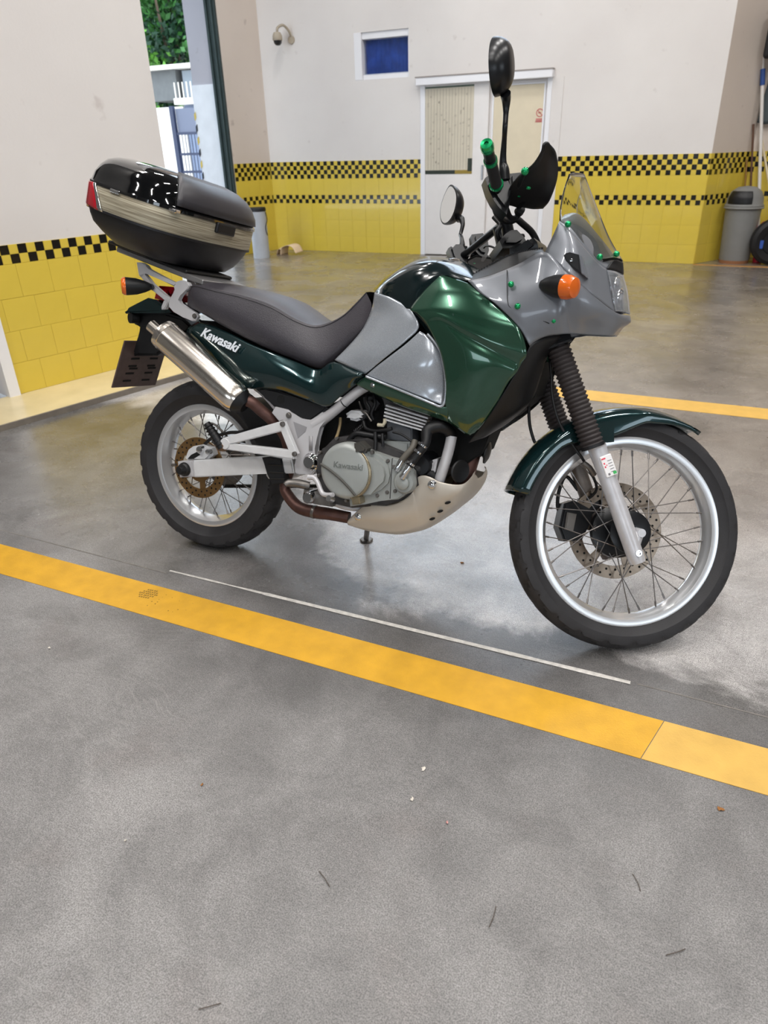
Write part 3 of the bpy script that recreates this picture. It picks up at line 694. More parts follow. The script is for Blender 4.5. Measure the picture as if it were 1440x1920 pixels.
tag(tube('twig', [(-0.561, 0.803, .0022), (-0.540, 0.792, .0035), (-0.523, 0.781, .0022)], .0008, mat('twig_brown', (84, 74, 66), 0.8), None, 5, 2), 'thin dark needle left of centre on the lower floor', 'twig')
tag(tube('twig', [(0.044, 1.062, .0022), (0.056, 1.046, .0035), (0.064, 1.029, .0022)], .0008, mat('twig_brown', (84, 74, 66), 0.8), None, 5, 2), 'thin needle lying below the pale scuffed area at right', 'twig')



# ================================================================ MOTORCYCLE
# bike frame: x forward, y to its left, z up, origin on the ground under the rear axle; it leans on its side stand
moto = empty('motorcycle', (-1.63318, 1.84777, 0.0), (-0.24379, 0, 0.00098))
tag(moto, 'green and silver-grey touring enduro motorcycle leaning on its side stand', 'motorcycle')
GT = mat('dark_teal_green_paint', (20, 48, 50), 0.16, metal=0.55, coat=1.0, flake=0.05)
GF = mat('metallic_green_paint', (40, 78, 60), 0.18, metal=0.55, coat=1.0, flake=0.06)
GD = mat('deep_green_black_paint', (14, 26, 28), 0.14, coat=0.3)
SG = mat('silver_grey_paint', (168, 173, 180), 0.26, metal=0.45, coat=1.0, flake=0.08)
FG = mat('fairing_grey_paint', (118, 121, 127), 0.36, metal=0.3, coat=0.5, flake=0.08)
ALU = mat('bare_aluminium', (214, 214, 215), 0.4, metal=0.15, var=0.05, scale=30)
FRM = mat('silver_frame_paint', (192, 190, 192), 0.4, metal=0.2, var=0.05, scale=12)
RIM = mat('polished_rim', (228, 229, 231), 0.28, metal=0.8)
SS = mat('polished_stainless', (232, 224, 214), 0.2, metal=1.0)
CHR = mat('chrome', (225, 226, 228), 0.08, metal=1.0)
STL = mat('dull_steel', (120, 116, 112), 0.4, metal=0.8, var=0.12, scale=40)
BLKP = mat('black_plastic', (20, 20, 22), 0.45)
BLKS = mat('satin_black_metal', (18, 19, 22), 0.3)
RUB = mat('tyre_rubber', (40, 39, 41), 0.62, var=0.12, scale=18, bump=0.2, bscale=300)
RUBF = mat('fork_gaiter_rubber', (50, 44, 44), 0.6, var=0.1, scale=20)
SEATM = mat('black_vinyl', (58, 55, 60), 0.34, bump=0.5, bscale=420, var=0.05)
SEATT = mat('worn_seat_top', (98, 94, 102), 0.36, bump=0.4, bscale=420, var=0.05)
RUST = mat('rusty_exhaust', (92, 66, 60), 0.45, metal=0.6, var=0.3, scale=22)
ENG = mat('engine_grey_paint', (156, 159, 156), 0.38, metal=0.2, var=0.05, scale=14)
ENGD = mat('dirty_engine_metal', (70, 68, 68), 0.5, metal=0.4, var=0.25, scale=30)
DISC = mat('brake_steel', (132, 118, 104), 0.28, metal=0.9, var=0.15, scale=20)
GOLD = mat('gold_disc_steel', (150, 118, 78), 0.32, metal=0.85, var=0.15, scale=20)
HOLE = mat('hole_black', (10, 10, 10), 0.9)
SKID = mat('skid_plate_silver', (196, 188, 176), 0.4, metal=0.25, var=0.04)
ANOD = mat('green_anodised', (20, 160, 96), 0.2, metal=0.7, coat=0.4)
ORL = mat('orange_lens', (236, 110, 30), 0.2, trans=0.15, coat=0.6)
REDL = mat('red_lens', (170, 22, 36), 0.15, coat=0.8)
GLASS = mat('clear_screen', (236, 236, 228), 0.03, trans=1.0, ior=1.45)
LENS = mat('headlamp_glass', (240, 244, 250), 0.04, trans=0.9, ior=1.4)
PLT = mat('plate_back_brown', (86, 70, 66), 0.6, var=0.15, scale=40)

def part(label, o): 
    if label: o['label'] = label
    return o
WB = 1.5; RAKE = R(28)
AX = Vector((-math.sin(RAKE), 0, math.cos(RAKE))); PIV = Vector((WB - 0.04 / math.cos(RAKE), 0, 0.345))
STM = Matrix.Translation(PIV) @ Matrix.Rotation(0.564394, 4, AX) @ Matrix.Translation(-PIV)

# ---- wheels
def tyre_mesh(R_, w, rb, wb_, seed, nseg=216):
    bm = bmesh.new(); prof = []
    sh = [(rb - .004, wb_ * .88), (rb + .004, wb_), (rb + .02, wb_ * 1.08 + .004), (R_ - .62 * (R_ - rb), w * .97), (R_ - .40 * (R_ - rb), w * 1.0), (R_ - .25 * (R_ - rb), w * .95)]
    crown = [(R_ - w * .72 * (1 - math.cos(k)), w * math.sin(k)) for k in [R(a) for a in (62, 50, 38, 26, 13, 0)]]
    half = sh + crown; prof = [(r, y) for r, y in half] + [(r, -y) for r, y in half[-2::-1]]
    NP = len(prof); rings = []
    for i in range(nseg):
        a = 2 * math.pi * i / nseg; ring = []
        for j, (r, y) in enumerate(prof):
            d = 0
            if 5 <= j <= NP - 6:
                k = abs(j - NP // 2)
                ph = (i + (k * 1.5 if j < NP // 2 else k * 1.5 + 4)) % 9
                if k >= 1 and ph < 1.6: d = 0.0075
            rr = r - d; ring.append(bm.verts.new((rr * math.cos(a), y, rr * math.sin(a))))
        rings.append(ring)
    for i in range(nseg):
        A, B = rings[i], rings[(i + 1) % nseg]
        for j in range(NP - 1): bm.faces.new((A[j], A[j + 1], B[j + 1], B[j]))
    return bm
def wheel(mw, R_, w, rimr, rimw, hubr, hubw, label, front):
    bm = bmesh.new()
    add_lathe(bm, [(rimr, -rimw), (rimr + .002, -rimw + .004), (rimr - .006, -rimw + .008), (rimr - .016, -rimw + .010), (rimr - .022, -rimw + .020), (rimr - .030, 0.0), (rimr - .022, rimw - .020), (rimr - .016, rimw - .010), (rimr - .006, rimw - .008), (rimr + .002, rimw - .004), (rimr, rimw),
                   (rimr - .008, rimw + .001), (rimr - .020, rimw - .002), (rimr - .026, rimw - .014), (rimr - .036, .006), (rimr - .036, -.006), (rimr - .026, -rimw + .014), (rimr - .020, -rimw + .002), (rimr - .008, -rimw - .001), (rimr, -rimw)], (0, 0, 0), (0, 1, 0), 120)
    rim = from_bm('wheel', bm, RIM, moto, autosmooth=40); rim.matrix_local = mw; rim['label'] = label
    o = from_bm('tyre', tyre_mesh(R_, w, rimr, rimw, 1), RUB, rim, autosmooth=32)
    lathe('hub', [(0, -hubw - .012), (.02, -hubw - .012), (.022, -hubw - .003), (hubr * .8, -hubw), (hubr, -hubw + .004), (hubr, -hubw + .009), (hubr * .72, -hubw + .014), (hubr * .6, 0), (hubr * .72, hubw - .014), (hubr, hubw - .009), (hubr, hubw - .004), (hubr * .8, hubw), (.022, hubw + .003), (.02, hubw + .012), (0, hubw + .012)], (0, 0, 0), (0, 1, 0), BLKS if front else ALU, rim, 40)
    SP = mat('spoke_steel', (112, 108, 106), 0.3, metal=0.85)
    sm = {}
    for k in range(36):
        s = 1 if k % 2 else -1; t = 1 if (k // 2) % 2 else -1
        key = (s, t)
        if key not in sm:
            b = bmesh.new(); a1 = t * R(68); p0 = (hubr * .9 * math.cos(a1), s * (hubw - .006), hubr * .9 * math.sin(a1)); p1 = (rimr - .036, s * .010, 0)
            add_tube(b, [p0, p1], .0016, 6, 1); q = [p1[i] + (p0[i] - p1[i]) * .07 for i in range(3)]; add_tube(b, [q, p1], .003, 6, 1)
            o = from_bm('spoke', b, SP, rim, autosmooth=50); sm[key] = o.data
        else: o = link('spoke', sm[key], None, rim)
        o.matrix_local = Matrix.Rotation(-2 * math.pi * k / 36, 4, 'Y')
    return rim
def disc(rim, y, ri, ro, material, nh, carrier, win=6):
    bm = bmesh.new(); t = .0022
    add_lathe(bm, [(ri, -t), (ro, -t), (ro, t), (ri, t), (ri, -t)], (0, y, 0), (0, 1, 0), 72)
    for k in range(win):                                     # carrier arms
        a = 2 * math.pi * k / win; M = Matrix.Rotation(a, 4, 'Y')
        add_prism(bm, [(carrier, -.012), (ri + .004, -.020), (ri + .004, .004), (carrier, .012)], y - t, y + t)
        bm.verts.ensure_lookup_table()
        for v in bm.verts[-8:]: v.co = M @ v.co
    n0 = len(bm.faces)
    add_lathe(bm, [(carrier - .02, -t * .9), (carrier + .006, -t * .9), (carrier + .006, t * .9), (carrier - .02, t * .9), (carrier - .02, -t * .9)], (0, y, 0), (0, 1, 0), 48)
    bm.faces.ensure_lookup_table(); n1 = len(bm.faces)
    for k in range(nh):
        for j in range(2):
            a = 2 * math.pi * (k + j * .5) / nh; rr = ri + (ro - ri) * (.3 + .4 * j)
            add_lathe(bm, [(0, -t - .0006), (.0038, -t - .0006), (.0038, t + .0006), (0, t + .0006)], (rr * math.cos(a), y, rr * math.sin(a)), (0, 1, 0), 8)
    bm.faces.ensure_lookup_table()
    for f in bm.faces[n1:]: f.material_index = 1
    return from_bm('brake_disc', bm, [material, HOLE], rim, autosmooth=40)
FWM = STM @ Matrix.Translation((WB, 0, 0.341))
fw = wheel(FWM, .350, .046, .280, .032, .062, .050, 'larger front wheel turned to its left, spoked', True)
disc(fw, .062, .108, .148, DISC, 26, .066, 6)
lathe('hub_cover', [(.0, .030), (.050, .030), (.082, .040), (.084, .056), (0, .058)], (0, 0, 0), (0, 1, 0), BLKS, fw, 40)
rw = wheel(Matrix.Translation((0, 0, .32)), .320, .065, .230, .044, .050, .062, 'rear wheel with wide tyre, spoked', False)
disc(rw, -.078, .078, .113, GOLD, 22, .046, 5)
lathe('sprocket', [(.035, .070), (.092, .070), (.095, .073), (.092, .076), (.035, .076), (.035, .070)], (0, 0, 0), (0, 1, 0), STL, rw, 44)

# ---- front fork (turned with the steering)
def st_part(o): o.matrix_local = STM; return o
fa, fb = Vector((1.5068, -0.0970, 0.2566)), Vector((1.3448, -0.0970, 0.5714))
axis = (fb - fa).normalized()
ba = Vector((1.3301, -0.0970, 0.5783)); bb = ba + axis * .36
for s in (1, -1):
    f = lambda v: Vector((v.x, v.y * s, v.z))
    bm = bmesh.new(); a, b = f(fa), f(fb)
    add_tube(bm, [a, a + (b - a) * .1, a + (b - a) * .75, b - axis * .01, b], [.022, .024, .0245, .026, .029], 20, 3)
    ax_ = Vector((WB, a.y, .341)); ctr = a + axis * ((ax_ - a).dot(axis)); 
    add_tube(bm, [ctr + axis * -.03, ctr + (ax_ - ctr) * .9], [.02, .017], 12, 1); add_lathe(bm, [(0, -.019), (.012, -.019), (.015, .02), (0, .02)], ax_, (0, 1, 0), 20)
    sl = st_part(from_bm('fork_slider', bm, mat('brushed_slider', (198, 197, 200), 0.36, metal=0.35, var=0.06, scale=40) if s == 1 else mat('dirty_slider', (112, 104, 98), 0.45, metal=0.5, var=0.2, scale=20), moto, autosmooth=50))
    if s == 1:
        lathe('axle_bolt', [(0, 0), (.009, 0), (.009, -.006), (.006, -.006), (.006, -.002), (0, -.002)], a + axis * .03 + Vector((0, -.024, 0)), (0, 1, 0), CHR, sl, 12)
    else: sl['label'] = 'dirty far fork slider'
    prof = []; n = 29; L = .36
    for i in range(n):
        h = L * i / n; prof += [(.0295, h), (.0335, h + L / n * .35), (.0335, h + L / n * .5), (.0285, h + L / n * .85)]
    prof = [(0, 0)] + prof + [(.028, L), (0, L)]
    bm = bmesh.new(); add_lathe(bm, prof, f(ba) - axis * .012, axis, 28); st_part(from_bm('fork_gaiter', bm, RUBF, moto, autosmooth=60))
    bm = bmesh.new(); add_lathe(bm, [(.0315, 0), (.034, 0), (.034, .010), (.0315, .010)], f(ba) - axis * .015, axis, 24); st_part(from_bm('gaiter_clamp', bm, BLKP, moto, autosmooth=50))
    st_part(tube('fork_tube', [f(bb) - axis * .03, f(bb) + axis * .16], .022, BLKS, moto, 16, 1))
# the sticker on the right slider
st = frame(fa + axis * .262 + Vector((.004, -.0262, 0)), Vector((axis.z, 0, -axis.x)), axis)
bm = bmesh.new(); add_box(bm, (-.017, -.0012, 0), (.017, .006, .062), .002)
o = from_bm('sticker', bm, mat('sticker_white', (232, 230, 230), 0.4), moto); o.matrix_local = STM @ st; o['label'] = 'white sticker with small red and green marks'; stk = o
PK = mat('sticker_pink', (220, 70, 90), 0.5); GRN = mat('sticker_green', (60, 170, 90), 0.5)
bm = bmesh.new()
for x_, z_, w_, h_ in ((-.015, .052, .012, .004), (-.013, .038, .004, .005), (-.013, .028, .004, .005), (-.007, .033, .003, .003)): add_box(bm, (x_, -.0018, z_), (x_ + w_, -.001, z_ + h_))
from_bm('red_mark', bm, PK, stk)
box('green_mark', (.005, -.0018, .004), (.015, -.001, .012), GRN, stk)
bm = bmesh.new()
for z_ in (.044, .036, .028, .020, .012): add_box(bm, (.0, -.0018, z_), (.012, -.001, z_ + .0016))
add_box(bm, (-.010, -.0018, .005), (-.004, -.001, .011)); from_bm('print_line', bm, mat('print_grey', (110, 108, 110), 0.6), stk)

# ---- front mudguard: shell around the tyre
def mud(s0, s1, R0, side):
    rows = []
    for i in range(19):
        t = i / 18; a = s0 + (s1 - s0) * t
        lift = .020 * (1 - t) + .012 + .035 * max(0, t - .6) ** 1.2
        Rr = R0 + lift; w = .072 * (1 - .25 * max(0, t - .72) / .28 * 1.3 - .1 * max(0, .2 - t) / .2)
        drop = .052 + .036 * math.sin(math.pi * min(1, max(0, (t - .30) / .42))) - .034 * max(0, t - .75) / .25
        row = []
        for y, r in ((w * .96, Rr - drop), (w, Rr - drop * .55), (w * .92, Rr - .020), (w * .6, Rr - .006), (0, Rr)):
            row.append((WB + r * math.cos(a), -y, .341 + r * math.sin(a)))
        rows.append(row)
    return rows
o = net('mudguard', mud(R(168), R(61), .350, 1), GT, moto, True, 4, 2, .003, weld=.0005); st_part(o); o['label'] = 'dark green front mudguard hugging the tyre'; mg = o
rows = mud(R(168), R(61), .350, 1)
tube('edge_crease', [Vector(r[2]) + Vector((0, -.001, 0)) for r in rows[9:19]], .0022, GT, mg, 6, 3)
bm = bmesh.new()
add_prism(bm, [(1.2938, 0.0000, 0.6390)[::2], (1.3996, 0.0000, 0.6376)[::2], (1.4052, 0.0000, 0.5923)[::2], (1.3537, 0.0000, 0.5806)[::2], (1.3025, 0.0000, 0.5689)[::2]], -.078, .078, .004); st_part(from_bm('mudguard_bracket', bm, GT, moto))
# cables running down to the front wheel
st_part(tube('brake_hose', [(1.1907, -0.0550, 0.8184), (1.2024, -0.0600, 0.7574), (1.2136, -0.0620, 0.6932), (1.2439, -0.0620, 0.6242), (1.2955, -0.0620, 0.5614), (1.3324, -0.0500, 0.5282), (1.4129, 0.0300, 0.4610), (1.3886, 0.0750, 0.4114)], .0045, BLKP, moto, 8, 5))
st_part(tube('speedometer_cable', [(1.1717, 0.0300, 0.8098), (1.1800, 0.0600, 0.7193), (1.1928, 0.0700, 0.6407), (1.2116, 0.0700, 0.5899), (1.2327, 0.0700, 0.5557), (1.2495, 0.0700, 0.5101)], .005, BLKP, moto, 8, 5))
tube('hose_stay', [(1.3264, -0.0600, 0.5226), (1.3484, -0.0600, 0.5105), (1.3675, -0.0500, 0.4935)], .008, STL, moto, 8, 2).matrix_local = STM
# front caliper on the left side
cal = empty('brake_caliper', parent=moto); st_part(cal); cal['label'] = 'black front brake caliper behind the spokes'
prism('body', [p[::2] for p in [(1.3258, 0.0800, 0.4039), (1.3568, 0.0800, 0.4182), (1.4202, 0.0800, 0.3940), (1.4145, 0.0800, 0.3508), (1.3960, 0.0800, 0.3009), (1.3399, 0.0800, 0.2892), (1.3187, 0.0800, 0.3290)]], .05, .11, BLKS, cal, .006)
prism('pad_cover', [p[::2] for p in [(1.3351, 0.0600, 0.3788), (1.3651, 0.0600, 0.3771), (1.3608, 0.0600, 0.3241), (1.3335, 0.0600, 0.3262)]], .040, .052, STL, cal, .003)
prism('bracket', [p[::2] for p in [(1.3778, 0.0800, 0.4260), (1.4341, 0.0800, 0.4594), (1.4611, 0.0800, 0.4201), (1.4215, 0.0800, 0.3835), (1.3885, 0.0800, 0.2948), (1.3766, 0.0800, 0.3464)]], .07, .09, BLKS, cal, .003)
tube('banjo_hose', [(1.3822, 0.1000, 0.4535), (1.3389, 0.1000, 0.4909), (1.3224, 0.1000, 0.4462), (1.3228, 0.1000, 0.3982), (1.3342, 0.1000, 0.3729)], .006, BLKP, cal, 8, 5)
# yokes and risers
for h, w_ in ((.30, .13), (.47, .13)):
    c = f(ba) ; c = Vector((ba.x, 0, ba.z)) + axis * h
    bm = bmesh.new(); add_box(bm, (-.055, -w_, -.016), (.035, w_, .016), .008, Matrix.Translation(c) @ Vector((0, 0, 1)).rotation_difference(axis).to_matrix().to_4x4(), 2); st_part(from_bm('fork_yoke', bm, BLKS, moto))

# ---- rear end
def mirrored_prism(name, poly, y0, y1, material, bevel=0.0, parent=None, both=True):
    if both: mirrored_prism(name, poly, -y1, -y0, material, bevel, parent, False)['label'] = 'matching piece on the far side'
    bm = bmesh.new(); add_prism(bm, poly, y0, y1, bevel)
    bmesh.ops.triangulate(bm, faces=[q for q in bm.faces if len(q.verts) > 4]); return from_bm(name, bm, material, parent or moto, autosmooth=35)
xz = lambda P: [p[::2] for p in P]
sw = mirrored_prism('swingarm', xz([(0.0131, -0.1300, 0.3571), (0.1369, -0.1300, 0.3807), (0.3568, -0.1300, 0.4231), (0.4253, -0.1300, 0.4239), (0.4381, -0.1300, 0.3756), (0.3299, -0.1300, 0.3578), (0.0226, -0.1300, 0.2962)]), -.135, -.098, ALU, .005); sw['label'] = 'silver box-section swingarm'
bm = bmesh.new(); add_box(bm, (.30, -.10, .33), (.38, .10, .39), .01); from_bm('swingarm_bridge', bm, ALU, moto)
o = mirrored_prism('axle_adjuster', xz([(-0.0509, -0.1400, 0.3447), (0.0164, -0.1400, 0.3581), (0.0288, -0.1400, 0.2998), (-0.0405, -0.1400, 0.2868)]), -.140, -.100, FRM, .004)
lathe('axle_nut', [(0, -.032), (.013, -.032), (.017, -.024), (.019, -.012), (.024, -.008), (.026, 0), (0, 0)], (-0.0147, -0.1420, 0.3219), (0, 1, 0), BLKP, o, 24)
tube('adjuster_bolt', [(-0.0728, -0.1200, 0.3271), (-0.0914, -0.1200, 0.3228)], .005, STL, o, 8, 1)
ch = prism('chain_guard_heel', xz([(0.3118, -0.1400, 0.4123), (0.3421, -0.1400, 0.4200), (0.3899, -0.1400, 0.4192), (0.3993, -0.1400, 0.3849), (0.4119, -0.1400, 0.3408), (0.3568, -0.1400, 0.3226), (0.3365, -0.1400, 0.3604)]), -.142, -.11, BLKP, moto, .004)
bm = bmesh.new()
for k in range(3):
    p, q = [((0.3405, -0.1440, 0.3927), (0.3986, -0.1440, 0.3991)), ((0.3479, -0.1440, 0.3684), (0.4039, -0.1440, 0.3743)), ((0.3531, -0.1440, 0.3460), (0.4091, -0.1440, 0.3540))][k]; add_tube(bm, [p, q], .0022, 6, 1)
from_bm('rib', bm, BLKP, ch)
# inner rear mudguard, black
prism('inner_mudguard', xz([(0.1454, -0.0700, 0.5614), (0.1896, -0.0700, 0.5945), (0.2344, -0.0700, 0.5856), (0.3294, -0.0700, 0.5323), (0.3694, -0.0700, 0.4821), (0.3938, -0.0700, 0.4204), (0.3631, -0.0700, 0.3876), (0.2744, -0.0700, 0.4031), (0.2387, -0.0700, 0.4646), (0.1921, -0.0700, 0.5153)]), -.07, .07, BLKP, moto, .01)
tube('mudguard_stay', [(0.0655, -0.1000, 0.4951), (0.0889, -0.1000, 0.4909), (0.1386, -0.1000, 0.4569)], .004, STL, moto, 8, 2)
# chain and left side parts
cm = bmesh.new(); n = 58
for k in range(n):
    t = k / n; L_ = .58
    for z_, r_ in ((.32 + .095, .0), (.32 - .095, .0)):
        sgn = 1 if z_ > .32 else -1; x_ = .0 + L_ * t; zz = .32 + sgn * (.095 - .05 * t) + .045 * t
        add_box(cm, (x_, .066, zz - .006), (x_ + .0085, .080, zz + .006))
o = from_bm('chain', cm, mat('chain_black', (30, 28, 26), 0.5, metal=0.5), moto); o['kind'] = 'stuff'
# rear caliper
rc_ = prism('brake_caliper', xz([(-0.0406, -0.1000, 0.3540), (-0.0255, -0.1000, 0.3884), (-0.0045, -0.1000, 0.4036), (0.0402, -0.1000, 0.4171), (0.0787, -0.1000, 0.4079), (0.0849, -0.1000, 0.3845), (0.0558, -0.1000, 0.3583), (-0.0222, -0.1000, 0.3467)]), -.115, -.055, ALU, moto, .008); rc_['label'] = 'silver rear brake caliper'
prism('caliper_window', xz([(-0.0232, -0.1100, 0.3554), (-0.0082, -0.1100, 0.3724), (0.0217, -0.1100, 0.3889), (0.0325, -0.1100, 0.3783), (0.0040, -0.1100, 0.3594)]), -.118, -.108, HOLE, rc_, .002)
lathe('caliper_pin', [(0, -.02), (.013, -.018), (.014, 0), (0, 0)], (0.0392, -0.1120, 0.3990), (0, 1, 0), CHR, rc_, 16); lathe('caliper_pin', [(0, -.02), (.009, -.018), (.01, 0), (0, 0)], (0.0752, -0.1120, 0.3968), (0, 1, 0), CHR, rc_, 16)
tube('brake_hose', [(0.0402, -0.1000, 0.4171), (0.0857, -0.1100, 0.4485), (0.1541, -0.1100, 0.4742), (0.1975, -0.1000, 0.4812), (0.2728, -0.0900, 0.5086)], .006, BLKP, moto, 8, 4)
# passenger peg bracket, triangular cast arm
def bar_prism(bm, a, b, wa, wb2, y0, y1, bevel=.003):
    a = Vector((a[0], 0, a[2])); b = Vector((b[0], 0, b[2])); d = (b - a).normalized(); n = Vector((-d.z, 0, d.x))
    add_prism(bm, [((a + n * wa).x, (a + n * wa).z), ((b + n * wb2).x, (b + n * wb2).z), ((b - n * wb2).x, (b - n * wb2).z), ((a - n * wa).x, (a - n * wa).z)], y0, y1, bevel)
bm = bmesh.new()
bar_prism(bm, (0.1925, -0.1800, 0.4558), (0.4250, -0.1800, 0.5409), .014, .016, -.196, -.174); bar_prism(bm, (0.1928, -0.1800, 0.4430), (0.4709, -0.1800, 0.4516), .012, .014, -.196, -.174); bar_prism(bm, (0.4171, -0.1800, 0.5486), (0.4709, -0.1800, 0.4507), .012, .013, -.1955, -.1745)
pb_ = from_bm('footpeg_bracket', bm, ALU, moto, autosmooth=35); pb_['label'] = 'triangular silver passenger footpeg bracket'
lathe('knuckle', [(0, -.014), (.018, -.014), (.020, .012), (0, .012)], (0.2002, -0.1850, 0.4515), (0, 1, 0), ALU, pb_, 20)
for p in ((0.4254, -0.1970, 0.5468), (0.4750, -0.1970, 0.4558)):
    lathe('bolt', [(0, -.006), (.005, -.006), (.008, -.005), (.0085, .002), (0, .002)], p, (0, 1, 0), STL, pb_, 14)
pg = tube('footpeg', [(0.1839, -0.1900, 0.4337), (0.1620, -0.1950, 0.4680), (0.1263, -0.2000, 0.5118)], [.015, .0155, .012], BLKP, moto, 14, 1); pg['label'] = 'folded black rubber passenger footpeg'
bm = bmesh.new()
for k in range(7):
    p = Vector((0.1768, -0.1920, 0.4445)).lerp(Vector((0.1340, -0.1990, 0.5013)), k / 6); add_lathe(bm, [(.0135, -.003), (.0175, -.001), (.0175, .001), (.0135, .003)], p, Vector((0.1340, -0.1990, 0.5013)) - Vector((0.1768, -0.1920, 0.4445)), 14)
from_bm('grip_rib', bm, BLKP, pg); prism('peg_hinge', xz([(0.1559, -0.1900, 0.4437), (0.1805, -0.1900, 0.4608), (0.2002, -0.1900, 0.4452), (0.1924, -0.1900, 0.4234), (0.1702, -0.1900, 0.4226)]), -.2, -.172, mat('brass_tarnish', (140, 112, 88), 0.4, metal=0.7), moto, .003)
# frame plate
fp = mirrored_prism('frame_plate', xz([(0.3556, -0.1500, 0.5714), (0.3677, -0.1500, 0.5927), (0.3910, -0.1500, 0.5910), (0.4167, -0.1500, 0.5887), (0.4402, -0.1500, 0.5750), (0.4709, -0.1500, 0.5665), (0.5061, -0.1500, 0.5622), (0.5435, -0.1500, 0.5959), (0.5735, -0.1500, 0.5825), (0.5366, -0.1500, 0.5479), (0.5279, -0.1500, 0.5120), (0.5260, -0.1500, 0.4767), (0.5233, -0.1500, 0.4543), (0.5392, -0.1500, 0.4389), (0.5359, -0.1500, 0.4118), (0.5212, -0.1500, 0.3872), (0.4960, -0.1500, 0.3855), (0.4708, -0.1500, 0.3793), (0.4541, -0.1500, 0.3835), (0.4495, -0.1500, 0.4122), (0.4632, -0.1500, 0.4456), (0.4392, -0.1500, 0.4957), (0.4139, -0.1500, 0.5411), (0.3853, -0.1500, 0.5463)]), -.158, -.128, FRM, .004); fp['label'] = 'silver cast frame plate around the swingarm pivot'
bm = bmesh.new(); add_tube(bm, [(0.5094, -0.1595, 0.5149), (0.5121, -0.1595, 0.4672)], .0065, 10, 1, True, ((0, 1, 0), .35)); from_bm('slot', bm, mat('cast_shadow_grey', (150, 148, 150), 0.5, metal=0.3), fp, smooth=True)
bm = bmesh.new(); add_prism(bm, xz([(0.4382, -0.1600, 0.5560), (0.4956, -0.1600, 0.5436), (0.4901, -0.1600, 0.5255), (0.4604, -0.1600, 0.4975), (0.4519, -0.1600, 0.5249)]), -.1592, -.150, .002); from_bm('cast_pocket', bm, mat('cast_shadow_grey', (150, 148, 150), 0.5, metal=0.3), fp)
lathe('pivot_cap', [(0, -.016), (.018, -.016), (.022, -.012), (.025, -.003), (.029, 0), (0, 0)], (0.5134, -0.1580, 0.4296), (0, 1, 0), CHR, fp, 32)
for p in ((0.4240, -0.1580, 0.5715), (0.4008, -0.1580, 0.5437)): lathe('bolt', [(0, -.008), (.007, -.008), (.009, -.006), (.010, 0), (0, 0)], p, (0, 1, 0), STL, fp, 14)
ft = tube('frame_tube', [(0.5110, -0.1400, 0.5502), (0.5609, -0.1450, 0.5848), (0.6179, -0.1500, 0.6341), (0.6620, -0.1500, 0.6721), (0.7010, -0.1400, 0.7003)], [.020, .0165, .0158, .0155, .0155], FRM, moto, 16, 3)
lathe('collar', [(.016, -.002), (.0172, 0), (.016, .002)], (0.6189, -0.1500, 0.6334), Vector((0.6620, -0.1500, 0.6721)) - Vector((0.6179, -0.1500, 0.6341)), BLKP, ft, 18)
tube('frame_tube', [(0.3551, -0.1300, 0.5854), (0.3213, -0.1200, 0.6075), (0.2818, -0.1100, 0.6295), (0.2531, -0.1000, 0.6394)], [.010, .010, .010, .010], FRM, moto, 12, 2)
tube('frame_tube', [(q[0], -q[1], q[2]) for q in [(0.5110, -0.1400, 0.5502), (0.5609, -0.1450, 0.5848), (0.6179, -0.1500, 0.6341), (0.6620, -0.1500, 0.6721), (0.7010, -0.1400, 0.7003)]], .0158, FRM, moto, 12, 2)

# ---- silencer and exhaust
sa, sb = Vector((-0.0597, -0.2050, 0.7967)), Vector((0.2402, -0.1750, 0.5983)); sd = (sb - sa).normalized(); SL = (sb - sa).length
bm = bmesh.new(); rS = .0515
add_lathe(bm, [(0, .004), (.030, .004), (rS - .006, .0), (rS - .001, .003), (rS, .010), (rS, SL - .035), (rS - .001, SL - .012), (rS - .006, SL)], sa, sd, 48)
si = from_bm('silencer', bm, SS, moto, autosmooth=40); si['label'] = 'polished stainless silencer'
lathe('end_band', [(rS, .012), (rS + .0012, .013), (rS + .0012, .024), (rS, .025)], sa, sd, SS, si, 48)
lathe('front_cap', [(rS - .006, SL - .002), (rS - .012, SL + .012), (.024, SL + .028), (.0, SL + .028)], sa, sd, mat('black_plastic', (20, 20, 22), 0.45), si, 40)
ta = Vector((-0.1080, -0.2050, 0.8179)); tb = ta + sd * .07
bm = bmesh.new(); add_lathe(bm, [(.017, .02), (.017, 0), (.021, 0), (.021, .08), (0, .08)], ta, sd, 32); tp = from_bm('tail_pipe', bm, SS, si, autosmooth=40)
lathe('bore', [(.0, .018), (.017, .018)], ta, sd, HOLE, si, 24)
tube('exhaust_pipe', [(0.2565, -0.1650, 0.6008), (0.2798, -0.1600, 0.5965), (0.3043, -0.1400, 0.5713), (0.3401, -0.1200, 0.5381), (0.3773, -0.1000, 0.4864), (0.4001, -0.1000, 0.3975), (0.3834, -0.1000, 0.3179), (0.4061, -0.1100, 0.2867), (0.4550, -0.1200, 0.2578), (0.5135, -0.1200, 0.2525), (0.5759, -0.1200, 0.2560), (0.6435, -0.1100, 0.2533)], [.019, .020, .020, .020, .019, .019, .019, .020, .021, .022, .021, .020], RUST, moto, 16, 4)['label'] = 'rusty brown exhaust pipe'
lathe('clamp_ring', [(.0215, -.006), (.0235, -.004), (.0235, .004), (.0215, .006)], (0.5163, -0.1200, 0.2530), (1, 0, -.1), STL, moto, 20)
tube('exhaust_header', [(1.0128, -0.0200, 0.5410), (1.0182, -0.0300, 0.5102), (1.0147, -0.0400, 0.4733), (1.0069, -0.0400, 0.4341), (0.9604, -0.0300, 0.3740), (0.8453, -0.0200, 0.3022)], [.024, .024, .024, .024, .024, .022], RUST, moto, 16, 4)
